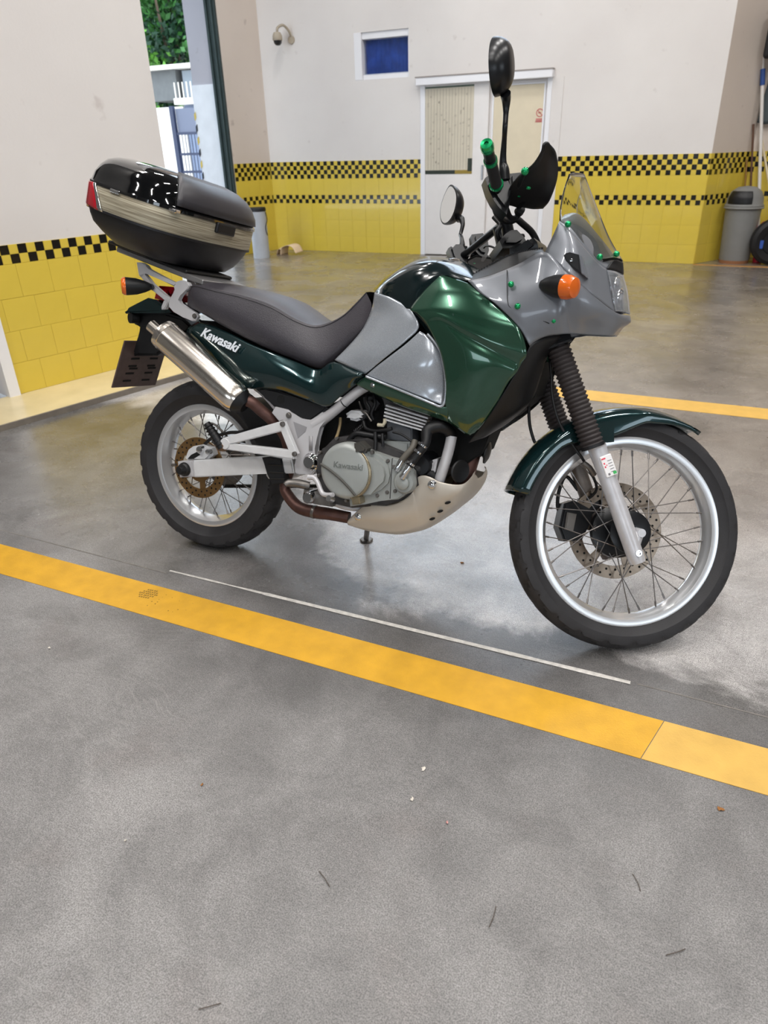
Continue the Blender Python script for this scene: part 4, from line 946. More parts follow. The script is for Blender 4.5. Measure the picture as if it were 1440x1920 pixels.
tube('exhaust_header', [(0.9893, 0.0600, 0.5283), (0.9919, 0.0600, 0.4945), (0.9851, 0.0600, 0.4540), (0.9799, 0.0500, 0.4150), (0.9380, 0.0400, 0.3572)], [.024] * 5, RUST, moto, 14, 4)

# ---- seat
def srow(b, m_, c, dz=.016, k=.62):
    return [(b[0], b[1] * .80, b[2] - .004), b, m_, c, (c[0], c[1] * .93, c[2] + dz * .35), (c[0], c[1] * k, c[2] + dz * .8), (c[0], 0, c[2] + dz)]
rows = [
 srow((-0.0304, -0.1100, 0.8889), (-0.0223, -0.1200, 0.9153), (-0.0261, -0.1100, 0.9421), .010),
 srow((0.0355, -0.1350, 0.8775), (0.0342, -0.1450, 0.9167), (0.0128, -0.1300, 0.9564), .022),
 srow((0.1279, -0.1450, 0.8448), (0.1303, -0.1550, 0.8908), (0.1135, -0.1400, 0.9435), .03),
 srow((0.2255, -0.1450, 0.8088), (0.2311, -0.1580, 0.8598), (0.2120, -0.1400, 0.9301), .033),
 srow((0.3173, -0.1400, 0.7785), (0.3295, -0.1550, 0.8248), (0.3191, -0.1350, 0.9065), .034),
 srow((0.4130, -0.1350, 0.7526), (0.4244, -0.1500, 0.7905), (0.4090, -0.1250, 0.8695), .026),
 srow((0.5056, -0.1250, 0.7305), (0.5053, -0.1420, 0.7674), (0.4720, -0.1100, 0.8545), .010),
 srow((0.5534, -0.1200, 0.7598), (0.5528, -0.1300, 0.7928), (0.5220, -0.1000, 0.8682), .008),
 srow((0.6060, -0.1150, 0.8136), (0.6007, -0.1200, 0.8455), (0.5693, -0.0920, 0.8977), .008),
 srow((0.6562, -0.1200, 0.8704), (0.6468, -0.1150, 0.8890), (0.6080, -0.0850, 0.9375), .008),
 srow((0.6773, -0.1200, 0.9254), (0.6671, -0.1050, 0.9413), (0.6339, -0.0750, 0.9715), .006),
]
se = net('seat', rows, SEATM, moto, True, 4, 5, 0, weld=.0006, autos=60); se['label'] = 'long black vinyl dual seat with a step'
tube('seam', [Vector(r[3]) + Vector((0, -.0005, .001)) for r in rows], .0016, SEATM, se, 6, 5)
# black inner body that fills the frame under seat and tank
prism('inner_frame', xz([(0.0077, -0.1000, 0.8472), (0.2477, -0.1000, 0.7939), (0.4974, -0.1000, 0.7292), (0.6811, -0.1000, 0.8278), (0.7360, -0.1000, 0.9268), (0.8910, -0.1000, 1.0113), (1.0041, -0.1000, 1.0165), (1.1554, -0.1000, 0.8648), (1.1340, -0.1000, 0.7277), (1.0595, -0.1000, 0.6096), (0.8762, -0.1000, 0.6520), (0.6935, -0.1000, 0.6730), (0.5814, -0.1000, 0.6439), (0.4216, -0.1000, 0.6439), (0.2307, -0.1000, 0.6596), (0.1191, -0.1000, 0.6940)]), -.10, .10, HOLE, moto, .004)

# ---- tank
def trow(P4): return P4
rows = [
 [((0.6823, -0.1150, 0.9680)), ((0.6702, -0.0900, 0.9723)), ((0.6491, -0.0500, 0.9789)), ((0.6213, 0.0000, 0.9861))],
 [((0.7591, -0.1580, 0.9554)), ((0.7438, -0.1480, 0.9810)), ((0.7180, -0.1150, 1.0082)), ((0.6594, 0.0000, 1.0252))],
 [((0.8259, -0.1820, 0.9295)), ((0.8067, -0.1750, 0.9791)), ((0.7773, -0.1450, 1.0335)), ((0.7097, 0.0000, 1.0608))],
 [((0.8715, -0.1820, 0.9702)), ((0.8539, -0.1760, 1.0090)), ((0.8256, -0.1450, 1.0559)), ((0.7613, 0.0000, 1.0862))],
 [((0.9156, -0.1720, 1.0236)), ((0.9027, -0.1630, 1.0396)), ((0.8761, -0.1250, 1.0686)), ((0.8239, 0.0000, 1.0944))],
 [((0.9655, -0.1680, 1.0176)), ((0.9560, -0.1450, 1.0349)), ((0.9276, -0.0700, 1.0661)), ((0.9023, 0.0000, 1.0847))],
 [((1.0086, -0.1500, 1.0139)), ((1.0042, -0.1250, 1.0259)), ((0.9937, -0.0600, 1.0430)), ((0.9826, 0.0000, 1.0558))],
]
tk = net('fuel_tank', rows, GD, moto, True, 6, 6, 0, weld=.0006); tk['label'] = 'dark glossy green-black fuel tank top'
tube('tank_cap_ring', [(0.8863, -0.0500, 1.0787), (0.8920, -0.0200, 1.0852), (0.8953, 0.0100, 1.0871)], .004, CHR, tk, 8, 3)
rows = [[(0.6962, -0.1450, 0.9697), (0.7444, -0.1600, 0.9613), (0.7907, -0.1700, 0.9463), (0.8315, -0.1800, 0.9277)],
 [(0.6822, -0.1280, 0.9221), (0.7507, -0.1650, 0.9130), (0.8097, -0.1850, 0.9000), (0.8655, -0.1930, 0.8819)],
 [(0.6643, -0.1420, 0.8635), (0.7231, -0.1750, 0.8552), (0.7798, -0.1920, 0.8400), (0.8304, -0.1990, 0.8381)],
 [(0.6274, -0.1520, 0.8117), (0.6828, -0.1820, 0.8002), (0.7297, -0.1940, 0.7847), (0.7714, -0.1970, 0.7884)],
 [(0.5814, -0.1580, 0.7619), (0.6273, -0.1750, 0.7525), (0.6659, -0.1820, 0.7426), (0.7021, -0.1850, 0.7318)]]
o = net('tank_side_panel', rows, SG, moto, True, 7, 7, .004); o['label'] = 'silver-grey upper tank side panel beside the seat'
rows = [[(0.8720, -0.1960, 0.8693), (0.8912, -0.1980, 0.8607), (0.9128, -0.1960, 0.8416), (0.9339, -0.1880, 0.8166)],
 [(0.8348, -0.2000, 0.8317), (0.8742, -0.2070, 0.8184), (0.9173, -0.2040, 0.8060), (0.9463, -0.1860, 0.7840)],
 [(0.7877, -0.1990, 0.7936), (0.8410, -0.2080, 0.7778), (0.9042, -0.2080, 0.7685), (0.9528, -0.1760, 0.7504)],
 [(0.7411, -0.1920, 0.7577), (0.8125, -0.2030, 0.7414), (0.8918, -0.1980, 0.7279), (0.9565, -0.1660, 0.7044)],
 [(0.7064, -0.1860, 0.7282), (0.7875, -0.1940, 0.7106), (0.8766, -0.1920, 0.6875), (0.9570, -0.1840, 0.6669)]]
o = net('scoop_panel', rows, SG, moto, True, 7, 7, .004); o['label'] = 'silver-grey scooped panel framed by the green fairing'
tube('scoop_lip', [Vector(p) + Vector((0, -.004, 0)) for p in [(0.7095, -0.1900, 0.7255), (0.7891, -0.1970, 0.7070), (0.8768, -0.1970, 0.6843), (0.9314, -0.1940, 0.6693), (0.9533, -0.1900, 0.6638), (0.9644, -0.1900, 0.6751), (0.9664, -0.1900, 0.7067), (0.9619, -0.1940, 0.7518), (0.9526, -0.1980, 0.7885), (0.9399, -0.1980, 0.8209), (0.9149, -0.1980, 0.8484), (0.8971, -0.1980, 0.8637)]], .0038, SG, o, 8, 5)
rows = [[(0.8312, -0.1780, 0.9304), (0.8644, -0.1900, 0.9152), (0.8987, -0.1970, 0.8841), (0.9273, -0.1990, 0.8494), (0.9471, -0.1990, 0.8140)],
 [(0.8472, -0.1760, 0.9073), (0.8666, -0.1780, 0.8862), (0.8900, -0.1800, 0.8655), (0.9130, -0.1800, 0.8411), (0.9346, -0.1800, 0.8092)]]
o = net('panel_recess', rows, GD, moto, True, 5, 4, .004)

# ---- green lower fairing
rows = [[(0.9086, -0.1680, 1.0272), (0.9269, -0.1700, 1.0232), (0.9472, -0.1700, 1.0187), (0.9686, -0.1680, 1.0141), (0.9881, -0.1660, 1.0088)],
 [(0.8696, -0.1860, 0.9796), (0.9199, -0.1940, 0.9816), (0.9637, -0.1960, 0.9837), (1.0060, -0.1950, 0.9834), (1.0453, -0.1900, 0.9767)],
 [(0.8407, -0.2040, 0.9292), (0.9107, -0.2110, 0.9381), (0.9833, -0.2155, 0.9357), (1.0561, -0.2140, 0.9297), (1.1312, -0.2060, 0.9210)],
 [(0.8583, -0.2070, 0.9206), (0.9212, -0.2145, 0.9260), (0.9953, -0.2205, 0.9115), (1.0769, -0.2195, 0.8941), (1.1676, -0.2100, 0.8869)],
 [(0.8817, -0.2105, 0.9037), (0.9350, -0.2185, 0.9134), (1.0111, -0.2250, 0.8865), (1.0937, -0.2235, 0.8573), (1.1890, -0.2100, 0.8339)],
 [(0.8973, -0.2100, 0.8873), (0.9408, -0.2155, 0.9009), (1.0120, -0.2195, 0.8693), (1.0902, -0.2160, 0.8376), (1.1742, -0.2005, 0.8032)],
 [(0.9183, -0.2100, 0.8588), (0.9467, -0.2165, 0.8779), (1.0168, -0.2240, 0.8395), (1.0909, -0.2200, 0.8091), (1.1654, -0.2030, 0.7810)],
 [(0.9470, -0.2090, 0.8104), (0.9859, -0.2155, 0.8028), (1.0326, -0.2205, 0.7851), (1.0848, -0.2150, 0.7681), (1.1445, -0.1970, 0.7509)],
 [(0.9679, -0.2045, 0.7340), (0.9994, -0.2090, 0.7307), (1.0403, -0.2105, 0.7231), (1.0784, -0.2025, 0.7089), (1.1156, -0.1830, 0.6918)],
 [(0.9690, -0.1940, 0.6721), (0.9938, -0.1960, 0.6674), (1.0250, -0.1945, 0.6534), (1.0534, -0.1840, 0.6384), (1.0786, -0.1650, 0.6291)],
 [(0.9734, -0.1700, 0.6203), (0.9951, -0.1700, 0.6112), (1.0150, -0.1640, 0.5983), (1.0327, -0.1540, 0.5870), (1.0491, -0.1460, 0.5931)]]
gf = net('fairing', rows, GF, moto, True, 7, 7, .004, autos=55); gf['label'] = 'metallic green lower fairing panel with a creased side'
rows = [[(0.7086, -0.1900, 0.7254), (0.7665, -0.1960, 0.7113), (0.8338, -0.1980, 0.6937), (0.8985, -0.1970, 0.6774), (0.9523, -0.1930, 0.6639), (0.9763, -0.1920, 0.6659)],
 [(0.6915, -0.1880, 0.7133), (0.7528, -0.1920, 0.6959), (0.8383, -0.1940, 0.6736), (0.9027, -0.1920, 0.6573), (0.9560, -0.1860, 0.6437), (0.9760, -0.1840, 0.6421)],
 [(0.6695, -0.1800, 0.6987), (0.7354, -0.1800, 0.6767), (0.8338, -0.1780, 0.6484), (0.9022, -0.1740, 0.6344), (0.9522, -0.1700, 0.6243), (0.9736, -0.1690, 0.6194)]]
o = net('fairing_strip', rows, GF, gf, True, 6, 5, .004)
lathe('rivet', [(0, -.004), (.006, -.003), (.0085, 0), (0, 0)], (0.7322, -0.1920, 0.7036), (0, 1, 0), CHR, gf, 16)
rows = [[(1.1920, -0.1980, 0.8531), (1.2054, -0.1900, 0.8675), (1.2271, -0.1650, 0.8819), (1.2538, -0.1200, 0.8872)], [(1.1763, -0.1980, 0.8104), (1.1924, -0.1850, 0.8188), (1.2100, -0.1500, 0.8219), (1.2199, -0.1000, 0.8223)],
 [(1.1471, -0.1920, 0.7499), (1.1723, -0.1750, 0.7554), (1.1938, -0.1400, 0.7581), (1.2114, -0.1000, 0.7734)], [(1.1033, -0.1720, 0.6708), (1.1323, -0.1600, 0.6779), (1.1638, -0.1300, 0.6756), (1.1907, -0.0900, 0.7008)],
 [(1.0641, -0.1520, 0.6066), (1.0872, -0.1400, 0.6131), (1.1126, -0.1200, 0.6222), (1.1347, -0.0800, 0.6339)], [(1.0296, -0.1300, 0.5609), (1.0494, -0.1200, 0.5704), (1.0701, -0.1100, 0.5801), (1.0800, -0.0700, 0.5900)]]
o = net('radiator_shroud', rows, BLKP, moto, True, 5, 5, .003); o['label'] = 'black shroud behind the green fairing'
prism('radiator', xz([(1.1493, -0.0700, 0.7969), (1.2096, -0.0700, 0.8099), (1.1998, -0.0700, 0.7102), (1.1293, -0.0700, 0.6395), (1.0757, -0.0700, 0.6088), (1.0565, -0.0700, 0.6306)]), -.09, .09, HOLE, moto, .005)
lathe('horn', [(0, 0), (.014, .0), (.014, .026), (.022, .032), (.036, .036), (.036, .041), (.02, .048), (0, .050)], (1.0206, -0.0200, 0.5257), (1, .10, -.12), BLKP, moto, 28)
lathe('horn', [(.0, 0), (.02, 0), (.032, .010), (.036, .018), (.033, .021), (.015, .016), (0, .016)], (0.9960, -0.1100, 0.4682), (.86, -.5, .05), BLKP, moto, 28)
tube('frame_tube', [(0.9728, -0.1200, 0.5722), (0.9710, -0.1250, 0.5387), (0.9652, -0.1300, 0.4975), (0.9522, -0.1300, 0.4379), (0.9399, -0.1200, 0.4038)], .0165, FRM, moto, 14, 3)

# ---- tail panels
def ruled(top, bot, n, bulge):
    rows = []
    for k in range(n + 1):
        t = k / n; w = math.sin(math.pi * t)
        rows.append([(a[0] + (b[0] - a[0]) * t, a[1] + (b[1] - a[1]) * t - bulge * w, a[2] + (b[2] - a[2]) * t) for a, b in zip(top, bot)])
    return rows
top = [(0.0152, -0.1120, 0.8402), (0.0975, -0.1250, 0.8295), (0.1819, -0.1380, 0.8091), (0.2599, -0.1480, 0.7857), (0.3504, -0.1520, 0.7642), (0.4367, -0.1500, 0.7431), (0.5178, -0.1460, 0.7254), (0.5799, -0.1580, 0.7560), (0.6979, -0.1840, 0.7337)]
bot = [(-0.0404, -0.1000, 0.7933), (0.0784, -0.1150, 0.7086), (0.1599, -0.1300, 0.6662), (0.2412, -0.1450, 0.6411), (0.3743, -0.1560, 0.6486), (0.4735, -0.1620, 0.6339), (0.5646, -0.1660, 0.6174), (0.6184, -0.1720, 0.6571), (0.6994, -0.1820, 0.7242)]
tp_ = net('side_panel', ruled(top, bot, 4, .022), GT, moto, True, 5, 5, .004, autos=50); tp_['label'] = 'dark green tail side panel with a silver script'
poly = xz([(0.2789, -0.1300, 0.6435), (0.3212, -0.1300, 0.6435), (0.3680, -0.1300, 0.6458), (0.4556, -0.1300, 0.6292), (0.5509, -0.1300, 0.6124), (0.5609, -0.1300, 0.6093), (0.4996, -0.1300, 0.5609), (0.4590, -0.1300, 0.5669), (0.4280, -0.1300, 0.5763), (0.4042, -0.1300, 0.5902), (0.3548, -0.1300, 0.5924), (0.3277, -0.1300, 0.6133)])
sc_ = prism('side_cover', poly, -.150, -.10, BLKP, moto, .006); lathe('hole', [(0, -.001), (.014, -.001), (.014, .004)], (0.3846, -0.1500, 0.6182), (0, 1, 0), HOLE, sc_, 16)
# lettering on the tail: real raised letters laid along the panel
def lettering(s, size, p0, p1, up, material, parent, shear, name='lettering', extrude=.0012, bold=0.0, spacing=1.0):
    me = text_mesh(s, size, shear, extrude, spacing, bold)
    w = max(v.co.x for v in me.vertices); k = (Vector(p1) - Vector(p0)).length / w
    xd = (Vector(p1) - Vector(p0)).normalized(); upv = Vector(up); upv = (upv - xd * upv.dot(xd)).normalized(); nrm = xd.cross(upv)
    M = Matrix((xd * k, upv * k, nrm)).transposed().to_4x4(); M.translation = Vector(p0)
    for v in me.vertices: v.co = M @ v.co
    return link(name, me, material, parent)
SILV = mat('silver_decal', (226, 230, 236), 0.25, metal=0.2, coat=0.5)
lettering('Kawasaki', .05, Vector((0.0615, -0.1580, 0.7977)), Vector((0.2281, -0.1760, 0.7545)), Vector((0.0715, -0.1500, 0.8263)) - Vector((0.0615, -0.1580, 0.7977)), SILV, tp_, .25, bold=.0012)
# tail unit
o = prism('tail_fender', xz([(-0.3369, -0.0500, 0.8529), (-0.3101, -0.0500, 0.8694), (-0.2761, -0.0500, 0.8847), (-0.2259, -0.0500, 0.9093), (-0.1891, -0.0500, 0.9045), (-0.1526, -0.0500, 0.8881), (-0.1204, -0.0500, 0.8654), (-0.1730, -0.0500, 0.8590), (-0.2808, -0.0500, 0.8529), (-0.3318, -0.0500, 0.8471)]), -.095, .095, GT, moto, .008); o['label'] = 'dark green pointed tail piece'
prism('rear_fender', xz([(-0.3370, -0.0400, 0.8476), (-0.1817, -0.0400, 0.8621), (-0.1007, -0.0400, 0.8486), (-0.0607, -0.0400, 0.8235), (-0.0844, -0.0400, 0.7969), (-0.1491, -0.0400, 0.8142), (-0.1989, -0.0400, 0.7214), (-0.2199, -0.0400, 0.7067), (-0.3334, -0.0400, 0.6976), (-0.3287, -0.0400, 0.7171), (-0.3073, -0.0400, 0.7838), (-0.2779, -0.0400, 0.8083), (-0.2991, -0.0400, 0.8133), (-0.3270, -0.0400, 0.8114), (-0.3375, -0.0400, 0.8235)]), -.055, .055, BLKP, moto, .008)
tl = prism('tail_lamp', xz([(-0.2101, -0.0700, 0.9083), (-0.2038, -0.0700, 0.9270), (-0.1874, -0.0700, 0.9537), (-0.1174, -0.0700, 0.9525), (-0.1393, -0.0700, 0.9273), (-0.1553, -0.0700, 0.9234), (-0.1715, -0.0700, 0.9043)]), -.085, .085, REDL, moto, .012)
pl = Vector((-0.3060, -0.1150, 0.7489)); plb = Vector((-0.3832, -0.1150, 0.5745)); prt = Vector((-0.3639, 0.1300, 0.7353)); prb = Vector((-0.4183, 0.1300, 0.5659))
bm = bmesh.new(); nx = Vector((0, 1, 0)); zx = ((pl - plb) + (prt - prb)).normalized(); PW = .235; PH = (pl - plb).length
M = frame(plb, nx, zx); add_box(bm, (0, -.003, 0), (PW, .003, PH), .002)
pt = from_bm('number_plate_holder', bm, PLT, moto); pt.matrix_local = M; pt['label'] = 'brown-black perforated number plate holder seen from behind'
bm = bmesh.new()
for r_ in range(4):
    for c_ in range(2):
        for q_ in range(2 if r_ == 1 else 1):
            x0_ = .045 + c_ * .10 + q_ * .012 + r_ * .004; z0_ = PH * (.13 + .16 * r_) + q_ * .020; add_box(bm, (x0_, -.0045, z0_), (x0_ + .042, -.0029, z0_ + .007)); add_box(bm, (x0_, .0029, z0_), (x0_ + .042, .0045, z0_ + .007))
from_bm('slot', bm, HOLE, pt)['kind'] = 'stuff'
prism('plate_stay', xz([(-0.3545, -0.0200, 0.6934), (-0.2966, -0.0200, 0.7850), (-0.2797, -0.0200, 0.7636), (-0.3107, -0.0200, 0.7021), (-0.3414, -0.0200, 0.6928)]), -.05, .05, BLKP, moto, .005)
lathe('reflector_mount', [(0, 0), (.018, 0), (.02, .01), (.02, .03), (0, .03)], (-0.3014, -0.0600, 0.8347), (-.4, -1, 0), BLKP, moto, 18)
# indicators
def indicator(a, b, c, r, stalk0, stalk1, name_label):
    a, b, c = Vector(a), Vector(b), Vector(c); d = (c - a).normalized(); L1 = (b - a).length; L2 = (c - a).length
    bm = bmesh.new(); add_lathe(bm, [(0, 0), (r * .35, .004), (r * .62, L1 * .25), (r * .9, L1 * .6), (r, L1), (0, L1)], a, d, 28)
    o = from_bm('indicator', bm, BLKP, moto, autosmooth=50); o['label'] = name_label
    l = lathe('lens', [(r, L1), (r * .98, L1 + (L2 - L1) * .4), (r * .8, L1 + (L2 - L1) * .8), (0, L2)], a, d, ORL, o, 28)
    tube('stalk', [stalk0, stalk1], .010, BLKP, o, 10, 1); return o
indicator((-0.1517, -0.1500, 0.9460), (-0.2168, -0.2050, 0.9406), (-0.2260, -0.2200, 0.9389), .030, (-0.1556, -0.1500, 0.9458), (-0.2167, -0.0600, 0.9424), 'rear indicator with an orange lens')
a_ = [(p[0], -p[1], p[2]) for p in ((-0.1517, -0.1500, 0.9460), (-0.2168, -0.2050, 0.9406), (-0.2260, -0.2200, 0.9389), (-0.1556, -0.1500, 0.9458), (-0.2167, -0.0600, 0.9424))]
indicator(a_[0], a_[1], a_[2], .030, a_[3], a_[4], 'far rear indicator')
i1 = [(1.1999, -0.2050, 1.0120), (1.2666, -0.2380, 1.0049), (1.3052, -0.2450, 1.0051), (1.2503, -0.2300, 1.0036), (1.2366, -0.1600, 1.0059)]
indicator(i1[0], i1[1], i1[2], .031, i1[3], i1[4], 'front indicator with a bright orange lens')
i2 = [(p[0], -p[1], p[2]) for p in i1]; indicator(i2[0], i2[1], i2[2], .031, i2[3], i2[4], 'far front indicator')
# rack arms
def rack(y0, y1, name='rack_arm'):
    bm = bmesh.new()
    for poly in (xz([(-0.2331, -0.1250, 1.0244), (-0.2091, -0.1250, 1.0252), (-0.1893, -0.1250, 1.0171), (-0.1808, -0.1250, 1.0028), (-0.1228, -0.1250, 0.9846), (-0.0572, -0.1250, 0.9627), (-0.0668, -0.1250, 0.9521), (-0.1936, -0.1250, 0.9920), (-0.2098, -0.1250, 0.9735), (-0.2238, -0.1250, 0.9818)]),
                 xz([(-0.2225, -0.1250, 0.9834), (-0.1996, -0.1250, 0.9917), (-0.1918, -0.1250, 0.9787), (-0.1662, -0.1250, 0.9547), (-0.1075, -0.1250, 0.9221), (-0.0822, -0.1250, 0.9117), (-0.0900, -0.1250, 0.8920), (-0.1075, -0.1250, 0.9044), (-0.1585, -0.1250, 0.9314), (-0.1940, -0.1250, 0.9594)]),
                 xz([(-0.0706, -0.1250, 0.9519), (-0.0572, -0.1250, 0.9685), (-0.0381, -0.1250, 0.9738), (-0.0098, -0.1250, 0.9684), (-0.0010, -0.1250, 0.9581), (-0.0077, -0.1250, 0.9471), (-0.0266, -0.1250, 0.9380), (-0.0426, -0.1250, 0.9255), (-0.0525, -0.1250, 0.9089), (-0.0436, -0.1250, 0.8961), (-0.0149, -0.1250, 0.8846), (0.0230, -0.1250, 0.8708), (0.0330, -0.1250, 0.8591), (0.0252, -0.1250, 0.8451), (0.0101, -0.1250, 0.8420), (-0.0300, -0.1250, 0.8527), (-0.0706, -0.1250, 0.8673), (-0.0920, -0.1250, 0.8845), (-0.0900, -0.1250, 0.9053), (-0.0706, -0.1250, 0.9299), (-0.0610, -0.1250, 0.9421)]),
                 xz([(-0.1134, -0.1250, 0.9025), (-0.0978, -0.1250, 0.9108), (-0.0927, -0.1250, 0.8993), (-0.1077, -0.1250, 0.8746), (-0.1234, -0.1250, 0.8721), (-0.1241, -0.1250, 0.8826)])):
        add_prism(bm, poly, y0, y1, .0025)
    bmesh.ops.triangulate(bm, faces=[q for q in bm.faces if len(q.verts) > 4]); return from_bm(name, bm, FRM, moto, autosmooth=35)
ra = rack(-.137, -.118); ra['label'] = 'silver cast luggage rack arm'; lathe('bolt', [(0, -.005), (.007, -.005), (.009, 0), (0, 0)], (0.0215, -0.1370, 0.8599), (0, 1, 0), STL, ra, 16)
rack(.118, .137)
BX = Vector((-.213, 0, 1.058)); TAU = .25
BM = Matrix.Translation(BX) @ Matrix.Rotation(TAU, 4, 'Y')
bm = bmesh.new(); add_box(bm, (-.12, -.125, -.030), (.27, .125, -.012), .003)
o = from_bm('rack_plate', bm, mat('rack_plate_grey', (150, 148, 148), 0.35, metal=0.7, var=0.08), moto); o.matrix_local = BM
bm = bmesh.new(); add_box(bm, (-.16, -.13, -.012), (.20, .13, -.001), .004)
o = from_bm('mounting_plate', bm, BLKP, moto); o.matrix_local = BM

# ---- engine
en = prism('engine', xz([(0.5208, -0.1400, 0.4393), (0.5550, -0.1400, 0.4795), (0.5916, -0.1400, 0.5194), (0.6732, -0.1400, 0.5388), (0.7110, -0.1400, 0.5354), (0.7986, -0.1400, 0.5137), (0.8718, -0.1400, 0.4963), (0.8998, -0.1400, 0.4504), (0.9096, -0.1400, 0.4099), (0.8546, -0.1400, 0.3608), (0.7959, -0.1400, 0.3333), (0.6718, -0.1400, 0.2997), (0.5894, -0.1400, 0.3033), (0.5430, -0.1400, 0.3499)]), -.16, .16, ENGD, moto, .012); en['label'] = 'grey parallel twin engine'
prism('case_cover', xz([(0.6904, -0.1700, 0.5079), (0.7340, -0.1700, 0.5027), (0.8047, -0.1700, 0.4900), (0.8436, -0.1700, 0.4874), (0.8845, -0.1700, 0.4582), (0.8891, -0.1700, 0.4257), (0.8813, -0.1700, 0.3993), (0.8428, -0.1700, 0.3646), (0.7773, -0.1700, 0.3476), (0.7291, -0.1700, 0.3291), (0.6796, -0.1700, 0.3131), (0.6697, -0.1700, 0.3613)]), -.186, -.14, ENG, en, .004)
prism('cover_seam', xz([(0.8118, -0.1860, 0.4896), (0.8142, -0.1860, 0.4900), (0.8174, -0.1860, 0.3633), (0.8150, -0.1860, 0.3629)]), -.1872, -.18, ENGD, en)
cc = (0.6703, -0.2100, 0.4300)
cl = lathe('clutch_cover', [(.0905, 0), (.0905, -.022), (.087, -.034), (.079, -.041), (.072, -.0425), (0, -.0425)], (cc[0], -.178, cc[2]), (0, 1, 0), ENG, en, 64)
cl = prism('cover_bulge', xz([(0.7061, -0.2000, 0.4970), (0.7303, -0.2000, 0.5005), (0.7608, -0.2000, 0.4965), (0.7859, -0.2000, 0.4836), (0.8039, -0.2000, 0.4643), (0.8121, -0.2000, 0.4379), (0.8083, -0.2000, 0.4122), (0.7877, -0.2000, 0.3892), (0.7588, -0.2000, 0.3702), (0.7111, -0.2000, 0.3478), (0.6830, -0.2000, 0.3459), (0.6989, -0.2000, 0.4286)]), -.206, -.17, ENG, en, .012)
bm = bmesh.new(); rr0 = .083
add_tube(bm, [(cc[0] + rr0 * math.cos(a), -.214, cc[2] + rr0 * math.sin(a)) for a in [R(58 - 12 * i) for i in range(12)]], [.003, .005, .006, .007, .007, .007, .007, .007, .007, .006, .005, .003], 8, 3, True, ((0, 1, 0), .5)); from_bm('worn_edge', bm, mat('worn_bronze_metal', (160, 146, 120), 0.25, metal=0.8), en, smooth=True)
tube('strap', [(0.5862, -0.2220, 0.4431), (0.6173, -0.2240, 0.4311), (0.6533, -0.2240, 0.4111), (0.6856, -0.2230, 0.3878), (0.7132, -0.2220, 0.3638)], .0042, mat('dark_groove', (74, 72, 68), 0.6), en, 8, 3)
lettering('Kawasaki', .05, Vector((0.6296, -0.2215, 0.4397)), Vector((0.7329, -0.2215, 0.4442)), (0, 0, 1), mat('embossed_grey', (126, 130, 126), 0.4, metal=0.4), en, .1, extrude=.0008)
prism('drain_plug', xz([(0.7002, -0.2100, 0.3522), (0.7276, -0.2100, 0.3597), (0.7323, -0.2100, 0.3376), (0.7049, -0.2100, 0.3300)]), -.222, -.18, mat('worn_bronze_metal', (160, 146, 120), 0.25, metal=0.8), en, .003)
for q in ((0.7997, -0.1870, 0.4797), (0.8051, -0.1870, 0.3818), (0.7730, -0.1870, 0.3659), (0.8314, -0.1870, 0.3899), (0.8204, -0.1870, 0.4648), (0.5527, -0.1700, 0.4685), (0.5524, -0.1700, 0.3923), (0.6108, -0.1700, 0.5210), (0.6677, -0.1900, 0.3326), (0.7500, -0.2000, 0.5005)):
    lathe('bolt', [(0, -.005), (.0045, -.005), (.006, -.003), (.0062, .006), (0, .006)], q, (0, 1, 0), STL, en, 12)
wpc = (0.8626, -0.2000, 0.4238)
lathe('water_pump', [(.036, 0), (.036, -.012), (.030, -.020), (.020, -.021), (.020, -.030), (.015, -.034), (0, -.034)], (wpc[0], -.182, wpc[2]), (0, 1, 0), ENG, en, 36)
tube('pump_pipe', [(0.8631, -0.2150, 0.4428), (0.8704, -0.2170, 0.4579), (0.8820, -0.2120, 0.4819)], [.011, .0105, .0105], CHR, en, 16, 2); tube('pump_pipe', [(0.8333, -0.1950, 0.4583), (0.8383, -0.1950, 0.4687), (0.8461, -0.1900, 0.4884)], .010, CHR, en, 16, 2)
tube('coolant_hose', [(0.8808, -0.2120, 0.4791), (0.8918, -0.2050, 0.4999), (0.9077, -0.1950, 0.5304), (0.9159, -0.1850, 0.5517), (0.9118, -0.1700, 0.5829), (0.9256, -0.1600, 0.5970), (0.9451, -0.1500, 0.6007), (0.9626, -0.1300, 0.5899), (0.9698, -0.1100, 0.5685)], [.012, .012, .013, .014, .018, .019, .019, .018, .016], BLKP, en, 16, 4)
tube('coolant_hose', [(0.8456, -0.1900, 0.4869), (0.8570, -0.1850, 0.5057), (0.8712, -0.1750, 0.5282), (0.8720, -0.1600, 0.5482)], .010, mat('olive_hose', (92, 88, 80), 0.5), en, 12, 3)
def band_clamp(p, d, r): lathe('hose_clamp', [(r, -.004), (r + .0022, -.003), (r + .0022, .003), (r, .004)], p, d, CHR, en, 20)
hd = Vector((0.9077, -0.1950, 0.5304)) - Vector((0.8808, -0.2120, 0.4791))
band_clamp((0.8835, -0.2100, 0.4878), hd, .0125); band_clamp((0.8992, -0.1990, 0.5230), hd, .0135); band_clamp((0.9091, -0.1910, 0.5435), hd, .0150)
for q in ((0.8904, -0.2220, 0.4967), (0.9021, -0.2130, 0.5305), (0.9085, -0.2060, 0.5518)): lathe('clamp_screw', [(0, -.008), (.0045, -.008), (.0045, .004), (0, .004)], q, (0, 1, 0), CHR, en, 10)
prism('cylinder', xz([(0.6949, -0.1300, 0.5207), (0.7623, -0.1300, 0.5299), (0.8431, -0.1300, 0.5381), (0.8435, -0.1300, 0.4852), (0.7873, -0.1300, 0.4883), (0.6966, -0.1300, 0.4981)]), -.135, .135, ENG, en, .006)
